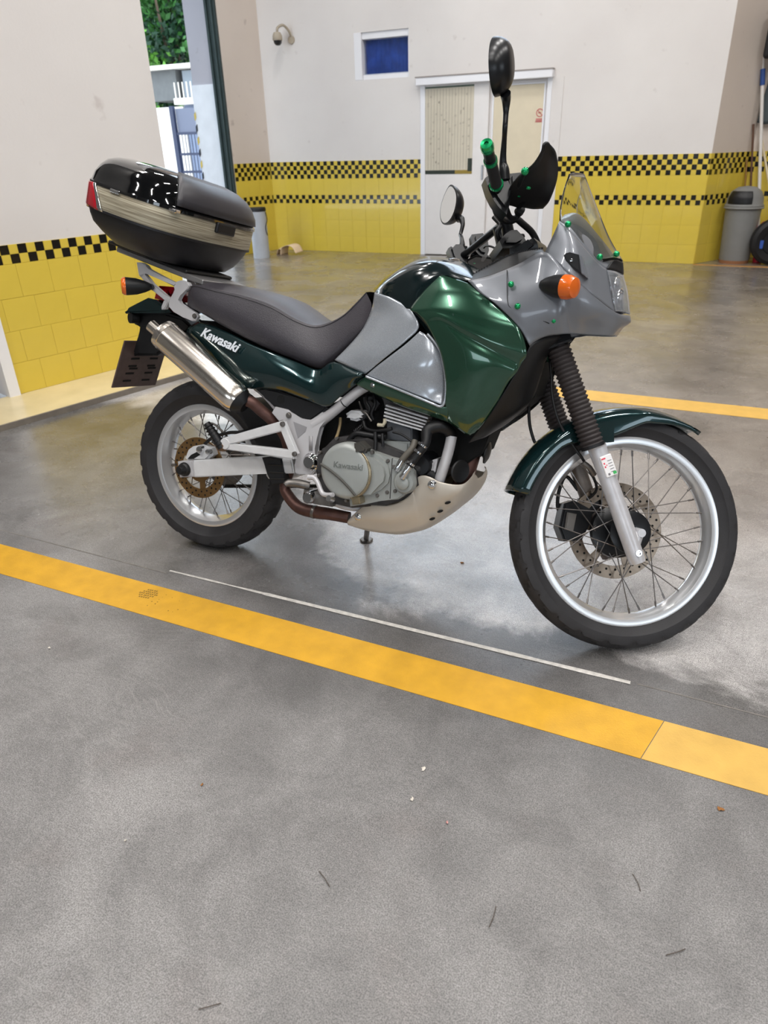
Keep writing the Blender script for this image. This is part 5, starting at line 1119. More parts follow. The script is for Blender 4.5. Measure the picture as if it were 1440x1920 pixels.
prism('cylinder', xz([(0.7549, -0.1200, 0.6007), (0.8441, -0.1200, 0.5786), (0.8482, -0.1200, 0.5349), (0.7636, -0.1200, 0.5346)]), -.125, .125, mat('dark_cast_metal', (96, 98, 102), 0.45, metal=0.4), en, .004)
prism('cylinder_head', xz([(0.7284, -0.1200, 0.6612), (0.7893, -0.1200, 0.6570), (0.9035, -0.1200, 0.6296), (0.8940, -0.1200, 0.5796), (0.8674, -0.1200, 0.5816), (0.7579, -0.1200, 0.6010), (0.7456, -0.1200, 0.6384)]), -.115, .115, ENGD, en, .004)
for k in range(5):
    y_ = 238 + 39 * k; xl = 862 - 6 * k; xr = 1338 - 8 * k
    P4 = [[(0.7578, -0.1400, 0.6433), (0.8990, -0.1400, 0.6205), (0.8989, -0.1400, 0.6156), (0.7576, -0.1400, 0.6384)], [(0.7557, -0.1400, 0.6327), (0.8957, -0.1400, 0.6104), (0.8956, -0.1400, 0.6055), (0.7555, -0.1400, 0.6277)], [(0.7545, -0.1400, 0.6218), (0.8938, -0.1400, 0.6005), (0.8937, -0.1400, 0.5959), (0.7543, -0.1400, 0.6169)], [(0.7533, -0.1400, 0.6110), (0.8918, -0.1400, 0.5910), (0.8917, -0.1400, 0.5864), (0.7531, -0.1400, 0.6060)], [(0.7533, -0.1400, 0.5999), (0.8840, -0.1400, 0.5824), (0.8830, -0.1400, 0.5780), (0.7531, -0.1400, 0.5955)]][k]
    prism('cooling_fin', xz(P4), -.142, .142, ALU, en, .001)
prism('carburettor', xz([(0.6106, -0.1000, 0.5958), (0.6290, -0.1000, 0.6094), (0.6608, -0.1000, 0.6103), (0.6742, -0.1000, 0.6005), (0.6650, -0.1000, 0.5966), (0.6644, -0.1000, 0.5837), (0.6506, -0.1000, 0.5763), (0.6281, -0.1000, 0.5778), (0.6238, -0.1000, 0.5916)]), -.125, -.05, ALU, en, .008)
prism('carburettor_body', xz([(0.6527, -0.0900, 0.6512), (0.6900, -0.0900, 0.6581), (0.7134, -0.0900, 0.6383), (0.6998, -0.0900, 0.6141), (0.6683, -0.0900, 0.6133), (0.6574, -0.0900, 0.6319)]), -.10, .0, ENGD, en, .012)
prism('dark_bay_filler', xz([(0.4712, -0.0600, 0.5850), (0.5612, -0.0600, 0.6307), (0.6732, -0.0600, 0.6909), (0.8226, -0.0600, 0.6765), (0.9706, -0.0600, 0.6110), (1.0812, -0.0600, 0.6086), (1.0576, -0.0600, 0.5235), (0.9868, -0.0600, 0.4627), (0.8401, -0.0600, 0.4923), (0.6908, -0.0600, 0.4710), (0.5709, -0.0600, 0.4899), (0.4757, -0.0600, 0.4401)]), -.07, .07, HOLE, moto, .004)  # black filler standing in for the dark void behind the carburettors
tube('fuel_hose', [(0.6775, -0.1100, 0.6606), (0.6830, -0.1250, 0.6426), (0.6970, -0.1250, 0.6220), (0.6841, -0.1200, 0.5977), (0.6725, -0.1200, 0.5850)], .005, BLKP, en, 8, 4)
tube('fuel_hose', [(0.6988, -0.1100, 0.6657), (0.7140, -0.1250, 0.6406), (0.7042, -0.1250, 0.6089), (0.7096, -0.1200, 0.5895)], .005, BLKP, en, 8, 4)
tube('throttle_wire', [(0.6461, -0.1000, 0.6369), (0.6703, -0.1200, 0.6129), (0.6858, -0.1250, 0.6067), (0.7085, -0.1300, 0.5847)], .0035, STL, en, 8, 4)
bm = bmesh.new()
for k in range(6): add_lathe(bm, [(.006, -.0014), (.0085, 0), (.006, .0014)], Vector((0.6502, -0.1200, 0.5437)).lerp(Vector((0.6739, -0.1200, 0.5667)), k / 5), (1, 0, .7), 12)
from_bm('spring', bm, CHR, en)
tube('wiring_loom', [(0.6420, -0.1500, 0.5159), (0.6655, -0.1500, 0.5417), (0.7027, -0.1500, 0.5438), (0.7398, -0.1500, 0.5431), (0.7701, -0.1500, 0.5444)], .009, BLKP, en, 10, 4)
tube('wiring_loom', [(0.6760, -0.1200, 0.5797), (0.6918, -0.1300, 0.5601), (0.7278, -0.1400, 0.5573), (0.7682, -0.1500, 0.5663), (0.7886, -0.1500, 0.5744)], .006, BLKP, en, 10, 4)
tube('cable', [(0.7925, -0.1500, 0.5639), (0.8248, -0.1550, 0.5604), (0.8544, -0.1600, 0.5486), (0.8797, -0.1700, 0.5396)], .004, BLKP, en, 8, 4)
tube('cable', [(0.7371, -0.1600, 0.5577), (0.7431, -0.1650, 0.5313), (0.7461, -0.1700, 0.5044)], .006, BLKP, en, 8, 3); tube('cable', [(0.7616, -0.1600, 0.5554), (0.7671, -0.1650, 0.5346), (0.7700, -0.1650, 0.5183)], .005, BLKP, en, 8, 3)
tube('breather_hose', [(0.5827, -0.1000, 0.5780), (0.5878, -0.1100, 0.5563), (0.5921, -0.1300, 0.5300), (0.5971, -0.1500, 0.5184)], .005, mat('tan_hose', (150, 130, 96), 0.5), en, 8, 4)
tube('wire_guard', [(0.7354, -0.1400, 0.5778), (0.7536, -0.1400, 0.5787), (0.7588, -0.1400, 0.5890), (0.7579, -0.1400, 0.6000)], .006, mat('cream_plastic', (206, 196, 170), 0.5), en, 8, 1)
prism('sensor_boot', xz([(0.6950, -0.2000, 0.5232), (0.7157, -0.2000, 0.5316), (0.7414, -0.2000, 0.5131), (0.7363, -0.2000, 0.5013), (0.7006, -0.2000, 0.4893)]), -.222, -.18, mat('dark_rubber_cap', (64, 62, 58), 0.6), en, .006)
lathe('starter_motor', [(0, -.04), (.03, -.04), (.034, -.03), (.034, .06), (0, .06)], (0.8934, -0.1200, 0.4762), (0, 1, 0), BLKS, en, 24)
prism('oil_filter_mount', xz([(0.9094, -0.1200, 0.4879), (0.9398, -0.1200, 0.4993), (0.9352, -0.1200, 0.4499), (0.9148, -0.1200, 0.4584)]), -.14, -.02, FRM, en, .008)
tube('lower_hose', [(0.8802, -0.1500, 0.4554), (0.8925, -0.1400, 0.4650), (0.9094, -0.1300, 0.4522), (0.9316, -0.1200, 0.4377)], .02, BLKP, en, 12, 3)
# rider footpeg, brake pedal, lower frame rail
pgr = tube('footpeg', [(0.4450, -0.2000, 0.3479), (0.4526, -0.1900, 0.3549), (0.4772, -0.1650, 0.3521), (0.5083, -0.1500, 0.3470)], [.008, .013, .015, .014], STL, moto, 12, 2); pgr['label'] = 'rider footpeg with a worn metal top'
lathe('round_boss', [(0, -.018), (.016, -.018), (.020, -.012), (.022, .0), (.022, .05), (0, .05)], (0.5258, -0.1750, 0.3168), (0, 1, 0), CHR, moto, 24)
pdl = tube('brake_pedal', [(0.5319, -0.2000, 0.3880), (0.5516, -0.2000, 0.3897), (0.5699, -0.2050, 0.3774), (0.5855, -0.2100, 0.3546), (0.6018, -0.2150, 0.3451), (0.6387, -0.2250, 0.3532)], [.009, .0085, .008, .008, .008, .007], FRM, moto, 12, 4); pdl['label'] = 'silver rear brake pedal'
tube('pedal_tip', [(0.6275, -0.2350, 0.3417), (0.6320, -0.2150, 0.3342)], [.010, .010], CHR, pdl, 12, 1)
tube('frame_tube', [(0.4824, -0.1300, 0.2931), (0.5393, -0.1300, 0.2978), (0.5896, -0.1300, 0.3014), (0.6398, -0.1300, 0.2950), (0.7051, -0.1200, 0.2985), (0.7781, -0.1200, 0.3149)], .012, FRM, moto, 12, 3)
prism('pedal_mount', xz([(0.4978, -0.1600, 0.3370), (0.5484, -0.1600, 0.3353), (0.6047, -0.1600, 0.3199), (0.6063, -0.1600, 0.2952), (0.5397, -0.1600, 0.2936), (0.4938, -0.1600, 0.3059)]), -.17, -.13, STL, moto, .004)
# skid plate
top = [(0.6551, -0.1350, 0.2544), (0.6860, -0.1400, 0.2902), (0.7209, -0.1450, 0.3197), (0.7903, -0.1500, 0.3295), (0.8355, -0.1520, 0.3493), (0.8781, -0.1550, 0.3895), (0.8750, -0.1570, 0.4198), (0.9006, -0.1570, 0.4448), (0.9318, -0.1560, 0.4440), (0.9594, -0.1500, 0.4336), (1.0070, -0.1350, 0.4295), (1.0311, -0.1100, 0.4370), (1.0378, -0.0500, 0.4633)]
bot = [(0.6514, -0.1250, 0.2341), (0.6806, -0.1200, 0.2283), (0.7138, -0.1150, 0.2253), (0.7704, -0.1100, 0.2268), (0.8226, -0.1100, 0.2339), (0.8825, -0.1100, 0.2564), (0.9114, -0.1100, 0.2732), (0.9346, -0.1100, 0.2922), (0.9573, -0.1100, 0.3133), (0.9795, -0.1100, 0.3365), (1.0127, -0.1050, 0.3722), (1.0329, -0.0900, 0.4058), (1.0422, -0.0500, 0.4498)]
rows = ruled(top, bot, 4, .012); rows.append([(p[0], p[1] * .55, p[2] - .012) for p in rows[-1]]); rows.append([(p[0], 0, p[2] - .002) for p in rows[-1]])
sk = net('skid_plate', rows, SKID, moto, True, 4, 4, .003, autos=60); sk['label'] = 'pale silver engine skid plate'
for q in ((0.6921, -0.1420, 0.2728), (0.9399, -0.1620, 0.4242)): lathe('bolt', [(0, -.009), (.008, -.009), (.012, -.006), (.014, .004), (0, .004)], q, (0, 1, 0), CHR, sk, 20)
bm = bmesh.new()
for q in ((0.9858, -0.1330, 0.3688), (0.9648, -0.1350, 0.3382), (0.9415, -0.1350, 0.3096)):
    b0 = len(bm.verts); add_lathe(bm, [(0, -.002), (.009, -.002), (.009, .006), (0, .006)], (0, 0, 0), (0, 1, 0), 20); bm.verts.ensure_lookup_table()
    for v in bm.verts[b0:]: v.co = Vector(q) + Matrix.Rotation(R(-22), 3, 'Y') @ Vector((v.co.x, v.co.y, v.co.z * .45))
from_bm('vent_slot', bm, HOLE, sk)['kind'] = 'stuff'
# side stand on the far side, touching the floor
ss = tube('side_stand', [(.60, .12, .24), (.575, .19, .15), (.547, .246, .074)], [.012, .011, .010], STL, moto, 12, 2)
bm = bmesh.new(); add_lathe(bm, [(0, 0), (.024, 0), (.026, .004), (.022, .008), (0, .008)], (.546, .253, .0635), (0, -.2414, .9704), 20); from_bm('stand_foot', bm, STL, ss)

# ---- upper fairing, screen, lamp
rows = [[(0.9902, -0.1660, 1.0146), (1.0533, -0.1680, 1.0312), (1.1245, -0.1700, 1.0613), (1.1941, -0.1720, 1.0957), (1.2547, -0.1850, 1.0515), (1.3137, -0.1650, 1.0070), (1.3837, -0.0900, 0.9588), (1.4137, 0.0000, 0.9559)],
 [(1.0323, -0.1880, 0.9853), (1.0970, -0.1960, 0.9818), (1.1616, -0.2010, 1.0001), (1.2245, -0.2030, 1.0097), (1.2644, -0.1950, 0.9952), (1.3210, -0.1630, 0.9719), (1.3877, -0.0860, 0.9460), (1.4168, 0.0000, 0.9477)],
 [(1.0916, -0.2040, 0.9533), (1.1422, -0.2110, 0.9456), (1.1994, -0.2120, 0.9490), (1.2506, -0.2070, 0.9523), (1.2757, -0.1860, 0.9561), (1.3322, -0.1430, 0.9424), (1.3870, -0.0780, 0.9314), (1.4174, 0.0000, 0.9375)],
 [(1.1576, -0.2070, 0.9019), (1.1863, -0.2070, 0.9039), (1.2200, -0.2020, 0.9116), (1.2595, -0.1920, 0.9180), (1.2821, -0.1680, 0.9236), (1.3329, -0.1240, 0.9188), (1.3845, -0.0670, 0.9154), (1.3988, 0.0000, 0.9217)],
 [(1.1917, -0.1970, 0.8538), (1.2068, -0.1900, 0.8701), (1.2307, -0.1840, 0.8835), (1.2636, -0.1750, 0.8910), (1.2881, -0.1500, 0.8947), (1.3363, -0.1060, 0.8957), (1.3798, -0.0580, 0.8984), (1.3801, 0.0000, 0.9015)]]
uf = net('upper_fairing', rows, FG, moto, True, 6, 6, .004, autos=50); uf['label'] = 'grey upper fairing with beak nose'
rows = [[(1.1951, -0.1720, 1.0957), (1.2547, -0.1850, 1.0515), (1.3137, -0.1650, 1.0070), (1.3514, -0.1300, 0.9816), (1.3837, -0.0900, 0.9588)],
 [(1.2055, -0.1600, 1.1316), (1.2609, -0.1660, 1.1043), (1.3045, -0.1500, 1.0620), (1.3383, -0.1200, 1.0271), (1.3640, -0.0880, 1.0116)],
 [(1.2152, -0.1430, 1.1750), (1.2436, -0.1430, 1.1546), (1.2832, -0.1280, 1.1178), (1.3246, -0.1040, 1.0793), (1.3448, -0.0860, 1.0676)]]
o = net('cowl_cheek', rows, FG, uf, True, 6, 8, .004)
rows = [[(1.2152, -0.1430, 1.1750), (1.2436, -0.1430, 1.1546), (1.2832, -0.1280, 1.1178), (1.3246, -0.1040, 1.0793), (1.3448, -0.0860, 1.0676)],
 [(1.2140, -0.1100, 1.1895), (1.2430, -0.1000, 1.1844), (1.2846, -0.0850, 1.1471), (1.3274, -0.0600, 1.1035), (1.3490, -0.0500, 1.0835)],
 [(1.2103, -0.0600, 1.2046), (1.2413, -0.0500, 1.2077), (1.2849, -0.0350, 1.1709), (1.3316, -0.0100, 1.1241), (1.3546, 0.0000, 1.0989)],
 [(1.2007, 0.0000, 1.2142), (1.2371, 0.0000, 1.2158), (1.2846, 0.0000, 1.1735), (1.3329, 0.0000, 1.1242), (1.3571, 0.0000, 1.0990)]]
o = net('screen_base', rows, FG, uf, True, 5, 4, .003)
prism('cheek_pocket', xz([(1.2467, -0.1700, 1.0883), (1.2508, -0.1700, 1.0942), (1.2614, -0.1700, 1.0969), (1.2839, -0.1700, 1.0918), (1.2967, -0.1700, 1.0492), (1.2783, -0.1700, 1.0555), (1.2534, -0.1700, 1.0756)]), -.183, -.15, BLKP, uf, .003)
prism('pocket_facet', xz([(1.2846, -0.1700, 1.0922), (1.2928, -0.1700, 1.0886), (1.3138, -0.1700, 1.0359), (1.2979, -0.1700, 1.0458)]), -.1815, -.15, FG, uf, .002)
lathe('screw', [(0, -.003), (.004, -.002), (.005, 0), (0, 0)], (1.2679, -0.1840, 1.0769), (0, 1, 0), CHR, uf, 12)
tube('panel_seam', [(1.0994, -0.1755, 1.0469), (1.1072, -0.1925, 1.0203), (1.1134, -0.2015, 0.9925), (1.1200, -0.2080, 0.9650), (1.1328, -0.2110, 0.9478), (1.1837, -0.2120, 0.9327), (1.2373, -0.2030, 0.9158)], .0011, BLKP, uf, 6, 4)
rows = [[(1.3466, -0.0860, 1.0689), (1.3624, -0.0500, 1.0695), (1.3807, 0.0000, 1.0639)], [(1.3500, -0.0600, 1.0849), (1.3633, -0.0350, 1.0844), (1.3781, 0.0000, 1.0775)], [(1.3560, -0.0500, 1.0947), (1.3632, -0.0300, 1.0971), (1.3741, 0.0000, 1.0946)]]
net('lamp_vent', rows, BLKP, uf, True, 5, 4, .003)
rows = [[(1.3463, -0.0860, 1.0658), (1.3652, -0.0520, 1.0657), (1.3810, 0.0000, 1.0620)], [(1.3613, -0.0870, 1.0285), (1.3783, -0.0470, 1.0289), (1.3956, 0.0000, 1.0272)], [(1.3760, -0.0870, 0.9905), (1.3917, -0.0460, 0.9902), (1.4073, 0.0000, 0.9884)], [(1.3847, -0.0890, 0.9609), (1.3984, -0.0460, 0.9633), (1.4140, 0.0000, 0.9589)]]
hl = net('headlamp', rows, LENS, moto, True, 6, 5, .003); hl['label'] = 'clear angular headlamp lens'
rows2 = [[(p[0] - .016, p[1] * .92, p[2]) for p in r_] for r_ in rows]
net('reflector', rows2, mat('lamp_reflector', (200, 202, 206), 0.12, metal=1.0), hl, True, 6, 5, .002)
for q_ in (.25, .5, .75):
    i_ = 1 if q_ < .5 else 2
    bm = bmesh.new(); add_lathe(bm, [(.018, -.004), (.026, .006), (.024, .006), (.016, -.004)], Vector(rows2[i_][1]) + Vector((.006, 0, .01 if q_ == .5 else 0)), (1, -.1, -.05), 24); from_bm('bulb_ring', bm, CHR, hl, smooth=True)
rows = [[(1.2153, -0.1400, 1.1759), (1.2700, -0.1280, 1.1327), (1.3212, -0.0980, 1.0882), (1.3551, -0.0450, 1.0964), (1.3737, 0.0000, 1.0971)],
 [(1.2105, -0.1280, 1.2168), (1.2401, -0.1160, 1.1889), (1.2814, -0.0850, 1.1518), (1.3144, -0.0400, 1.1467), (1.3278, 0.0000, 1.1572)],
 [(1.2107, -0.1120, 1.2602), (1.2293, -0.1000, 1.2451), (1.2547, -0.0720, 1.2267), (1.2710, -0.0350, 1.2308), (1.2797, 0.0000, 1.2405)],
 [(1.2152, -0.0900, 1.3021), (1.2160, -0.0720, 1.3077), (1.2185, -0.0500, 1.3132), (1.2264, -0.0250, 1.3174), (1.2361, 0.0000, 1.3192)]]
wsn = net('windscreen', rows, GLASS, moto, True, 6, 7, .004); wsn['label'] = 'small clear windscreen'
for q in ((1.2405, -0.1500, 1.1692), (1.3283, -0.1180, 1.0945), (1.3582, -0.0300, 1.1133), (1.2461, -0.1960, 0.9245), (1.1224, -0.2050, 1.0091), (1.1493, -0.2120, 0.9538)):
    bm = bmesh.new(); add_lathe(bm, [(0, -.008), (.004, -.0075), (.0075, -.004), (.0085, .001), (0, .001)], q, (.15, 1, 0), 16); o = from_bm('fairing_screw', bm, ANOD, moto, autosmooth=60); o['label'] = 'bright green anodised screw'
# cockpit
top = [(0.9685, -0.1000, 1.0302), (1.0313, -0.1050, 1.0647), (1.0760, -0.1100, 1.0880), (1.1206, -0.1150, 1.1027), (1.1741, -0.1200, 1.1095)]
bot = [(0.9912, -0.1650, 1.0133), (1.0532, -0.1670, 1.0299), (1.0964, -0.1680, 1.0468), (1.1380, -0.1680, 1.0661), (1.1938, -0.1700, 1.0946)]
o = net('cockpit_trim', ruled(bot, top, 2, 0), BLKP, moto, True, 6, 4, .003); o['label'] = 'ribbed black rubber edge inside the fairing'
bm = bmesh.new()
for k in range(34):
    t = k / 33; i = min(3, int(t * 4)); u = t * 4 - i; p = Vector(top[i]).lerp(Vector(top[i + 1]), u); add_box(bm, (p.x - .002, p.y - .004, p.z - .003), (p.x + .002, p.y + .004, p.z + .004))
from_bm('rib', bm, BLKP, o)
prism('instrument_panel', xz([(1.0726, -0.0500, 1.1141), (1.0885, -0.0500, 1.1245), (1.1251, -0.0500, 1.1372), (1.1369, -0.0500, 1.1434), (1.1489, -0.0500, 1.1319), (1.1554, -0.0500, 1.1145), (1.1131, -0.0500, 1.0994), (1.0756, -0.0500, 1.0902)]), -.09, .09, BLKS, moto, .012)
tube('choke_cable', [(0.9643, 0.0300, 1.1251), (0.9736, 0.0200, 1.1293), (0.9957, 0.0000, 1.1263), (1.0147, 0.0000, 1.1186)], .003, BLKP, moto, 8, 5)
lathe('ignition_knob', [(0, 0), (.007, 0), (.009, .008), (.006, .014), (0, .015)], (1.0840, 0.0000, 1.1489), (0, 0, 1), BLKP, moto, 12)

# ---- handlebar assembly (steered)
HB = [(1.0432, -0.0300, 1.1257), (1.0325, -0.0350, 1.1565), (1.0187, -0.0400, 1.1952), (0.9915, -0.1200, 1.1825), (0.9628, -0.2000, 1.1694), (0.9334, -0.2750, 1.1638), (0.9067, -0.3350, 1.1755), (0.8787, -0.4000, 1.1848)]
def mir(P): return [(p[0], -p[1], p[2]) for p in P]
c0 = [(HB[2][0] - .002, 0, HB[2][2] - .004)]
hb = tube('handlebar', HB[2:] [::-1] + c0 + mir(HB[2:]), .0112, BLKS, moto, 12, 4); st_part(hb); hb['label'] = 'black high handlebar turned to its left'
for s in (1, -1):
    g_ = lambda P: [(p[0], p[1] * s, p[2]) for p in P]
    st_part(tube('riser', g_([HB[0], HB[1], HB[2]]), [.024, .018, .017], BLKS, moto, 12, 2))
    gp = Vector(g_([(0.9346, -0.2750, 1.1621)])[0]); ge = Vector(g_([(0.8919, -0.3650, 1.1800)])[0]); gd = (ge - gp).normalized(); GL = (ge - gp).length
    gr_ = lathe('grip', [(0, 0), (.0165, 0), (.016, .006), (.0145, .012), (.0142, GL - .01), (.015, GL), (0, GL)], gp, gd, mat('grip_rubber', (26, 26, 30), 0.6), moto, 24); st_part(gr_)
    lathe('green_collar', [(.0145, .004), (.018, .004), (.018, .010), (.0145, .010)], gp, gd, ANOD, gr_, 24); lathe('green_collar', [(.0145, GL - .012), (.0168, GL - .012), (.0168, GL - .002), (.0145, GL - .002)], gp, gd, ANOD, gr_, 24)
    be = st_part(lathe('bar_end', [(.011, 0), (.0135, .004), (.0135, .030), (.0145, .034), (.0150, .045), (.013, .051), (.005, .052), (.005, .046), (0, .046)], ge, gd, BLKP, moto, 24))
    lathe('weight', [(.0142, .030), (.0155, .033), (.0162, .045), (.0138, .0535), (.0055, .0545), (.0052, .050), (0, .050)], ge, gd, ANOD, be, 24)
    sg_ = st_part(prism('switch_housing', xz([(0.9042, -0.2400, 1.1835), (0.9130, -0.2400, 1.1916), (0.9244, -0.2400, 1.1859), (0.9494, -0.2400, 1.1901), (0.9658, -0.2400, 1.2005), (0.9733, -0.2400, 1.1633), (0.9750, -0.2400, 1.1251), (0.9701, -0.2400, 1.1012), (0.9509, -0.2400, 1.1135), (0.9330, -0.2400, 1.1317), (0.9176, -0.2400, 1.1541)]), *sorted((-.275 * s, -.215 * s)), BLKS, moto, .010))
    mc = st_part(prism('master_cylinder', xz([(0.9683, -0.2000, 1.2234), (1.0033, -0.2000, 1.2332), (1.0215, -0.2000, 1.2165), (1.0298, -0.2000, 1.1824), (1.0247, -0.2000, 1.1579), (1.0000, -0.2000, 1.1618), (0.9774, -0.2000, 1.1817)]), *sorted((-.235 * s, -.175 * s)), BLKS, moto, .010))
    st_part(tube('lever', g_([(0.9855, -0.2100, 1.1747), (0.9884, -0.2500, 1.1690), (0.9855, -0.3000, 1.1648), (0.9798, -0.3450, 1.1613), (0.9766, -0.3750, 1.1574)]), [.008, .007, .006, .006, .005], BLKS, moto, 10, 3))
    bm = bmesh.new(); add_lathe(bm, [(0, -.010), (.007, -.008), (.010, 0), (.007, .008), (0, .010)], g_([(0.9759, -0.3800, 1.1576)])[0], (0, 1, 0), 14); add_lathe(bm, [(0, -.006), (.006, -.004), (.007, 0), (.006, .004), (0, .006)], g_([(1.0097, -0.3000, 1.1623)])[0], (0, 1, 0), 12); add_lathe(bm, [(0, -.006), (.004, -.004), (.004, .010), (0, .010)], g_([(1.0000, -0.2500, 1.1623)])[0], (0, 0, 1), 12)
    st_part(from_bm('green_adjuster', bm, ANOD, moto, autosmooth=60))
    rows = [g_([(0.9928, -0.1900, 1.1619), (1.0251, -0.1900, 1.1627), (1.0556, -0.1900, 1.1627), (1.0807, -0.2000, 1.1635)]), g_([(0.9679, -0.2600, 1.1611), (1.0039, -0.2600, 1.1614), (1.0476, -0.2650, 1.1588), (1.0766, -0.2700, 1.1556)]), g_([(0.9726, -0.3300, 1.1662), (1.0025, -0.3300, 1.1667), (1.0391, -0.3350, 1.1613), (1.0668, -0.3400, 1.1746)]),
            g_([(0.9915, -0.3850, 1.1729), (1.0054, -0.3850, 1.1788), (1.0234, -0.3900, 1.1812), (1.0489, -0.3900, 1.1890)]), g_([(0.9992, -0.4200, 1.1858), (1.0043, -0.4200, 1.1945), (1.0113, -0.4250, 1.1966), (1.0298, -0.4250, 1.1911)]), g_([(0.9973, -0.4350, 1.1960), (1.0005, -0.4370, 1.2006), (1.0054, -0.4370, 1.2032), (1.0112, -0.4360, 1.2022)])]
    hg = net('hand_guard', rows, BLKP, moto, False, 6, 6, .005); st_part(hg)
    tube('guard_stay', g_([(0.9930, -0.1900, 1.1768), (1.0149, -0.2000, 1.1721), (1.0457, -0.2200, 1.1646)]), .007, BLKS, hg, 8, 2)
    # mirror
    sh_ = lambda P: [(p[0] + (.034 * min(1, i / 5) if s == -1 else 0), p[1] * s - (.035 * min(1, i / 5) if s == -1 else 0), p[2] - (.012 * min(1, i / 5) if s == -1 else 0)) for i, p in enumerate(P)]
    st_part(tube('mirror_stem', sh_([(0.9544, -0.2700, 1.1846), (0.9477, -0.2750, 1.2076), (0.9413, -0.2800, 1.2266), (0.9319, -0.3100, 1.2619), (0.9249, -0.3350, 1.2767), (0.9218, -0.3400, 1.3104), (0.9168, -0.3500, 1.3342), (0.9098, -0.3650, 1.3411)]), [.014, .013, .009, .0065, .0065, .007, .011, .013], BLKS, moto, 12, 3))
    mc_ = Vector(g_([(0.8816, -0.3850, 1.3871)])[0]) + (Vector((.034, -.035, -.012)) if s == -1 else Vector((0, 0, 0)))
    nrm = Vector((-.93, (.33 if s == -1 else .48) * s, -.06)).normalized()
    bm = bmesh.new(); yv = Vector((0, 0, 1)).cross(nrm).normalized(); zv = nrm.cross(yv)
    NA, NR = 36, 8; rings = []
    for i in range(NR + 1):
        t = i / NR; ph = t * math.pi / 2; ring = []
        for k in range(NA):
            a = 2 * math.pi * k / NA; ex = .058 * math.cos(a); ez = .062 * math.sin(a) * (1.0 if math.sin(a) < 0 else 1.12)
            if math.sin(a) > 0: ex *= 1 - .30 * math.sin(a) ** 2
            q = math.cos(ph) ** .7 if i < NR else 0
            ring.append(mc_ + yv * ex * q + zv * ez * q - nrm * (.046 * math.sin(ph) - .010))
        rings.append([bm.verts.new(p) for p in ring] if i < NR else [bm.verts.new(mc_ - nrm * .036)])
    for i in range(NR):
        A, B_ = rings[i], rings[i + 1]
        for k in range(NA):
            if len(B_) == 1: bm.faces.new((A[k], A[(k + 1) % NA], B_[0]))
            else: bm.faces.new((A[k], A[(k + 1) % NA], B_[(k + 1) % NA], B_[k]))
    bm.faces.new(rings[0][::-1])
    ms = from_bm('mirror', bm, BLKS, moto, autosmooth=50); st_part(ms); ms['label'] = 'right mirror, tall black shell' if s == 1 else 'left mirror with glass facing the camera'
    bm = bmesh.new(); vs = []
    for k in range(NA):
        a = 2 * math.pi * k / NA; ex = .058 * math.cos(a) * .91; ez = .062 * math.sin(a) * (1.0 if math.sin(a) < 0 else 1.12) * .91
        if math.sin(a) > 0: ex *= 1 - .30 * math.sin(a) ** 2
        vs.append(bm.verts.new(mc_ + yv * ex + zv * ez + nrm * .0115))
    bm.faces.new(vs); from_bm('mirror_glass', bm, mat('mirror_silver', (230, 234, 236), 0.02, metal=1.0), ms)

st_part(tube('throttle_cable', [(0.9446, -0.2200, 1.1441), (0.9639, -0.1800, 1.1387), (0.9999, -0.1000, 1.1592), (1.0258, -0.0800, 1.1683), (1.0420, -0.0800, 1.1762), (1.0629, -0.0700, 1.1710), (1.0966, -0.0500, 1.1609), (1.1175, -0.0400, 1.1423), (1.1307, -0.0400, 1.1165)], .0095, BLKP, moto, 10, 5))
st_part(tube('brake_hose', [(0.9817, -0.2000, 1.1470), (1.0037, -0.1600, 1.1434), (1.0230, -0.1400, 1.1517), (1.0312, -0.1500, 1.1621), (1.0286, -0.1700, 1.1674)], .0075, BLKP, moto, 10, 5))
st_part(tube('brake_hose', [(0.9844, -0.0400, 1.1896), (1.0043, -0.0500, 1.1653), (0.9981, -0.0500, 1.1452), (1.0068, -0.0400, 1.1312), (1.0238, -0.0300, 1.1227)], .0065, BLKP, moto, 10, 5))
st_part(lathe('hose_banjo', [(0, -.012), (.012, -.010), (.013, .008), (0, .010)], (1.0264, -0.1700, 1.1600), (0, 1, 0), BLKP, moto, 14))
st_part(prism('top_yoke', [p[::2] for p in [(1.0059, 0.0000, 1.1180), (1.0211, 0.0000, 1.1400), (1.0373, 0.0000, 1.1535), (1.0526, 0.0000, 1.1559), (1.0748, 0.0000, 1.1397), (1.0854, 0.0000, 1.1261), (1.0567, 0.0000, 1.1041), (1.0173, 0.0000, 1.0979)]], -.07, .07, BLKS, moto, .012))

# ---- top box on the rack
tb_ = empty('top_box'); tag(tb_, 'large black glossy luggage box with a beige side band on the motorcycle rack', 'luggage box')
bpy.context.view_layer.update()
tb_.matrix_world = moto.matrix_world @ BM
def ring(z, ax, ay, cx=0.0, n=3.0, N_=72):
    out = []
    for k in range(N_):
        a = 2 * math.pi * k / N_; c, s = math.cos(a), math.sin(a)
        out.append((cx + ax * math.copysign(abs(c) ** (2 / n), c), ay * math.copysign(abs(s) ** (2 / n), s), z))
    return out
def rings_mesh(name, L_, material, parent, cap0=True, cap1=True, autos=40):
    bm = bmesh.new(); V = [[bm.verts.new(p) for p in r_] for r_ in L_]; n = len(V[0])
    for A, B_ in zip(V, V[1:]):
        for k in range(n): bm.faces.new((A[k], A[(k + 1) % n], B_[(k + 1) % n], B_[k]))
    if cap0: bm.faces.new(V[0][::-1])
    if cap1: bm.faces.new(V[-1])
    return from_bm(name, bm, material, parent, autosmooth=autos)
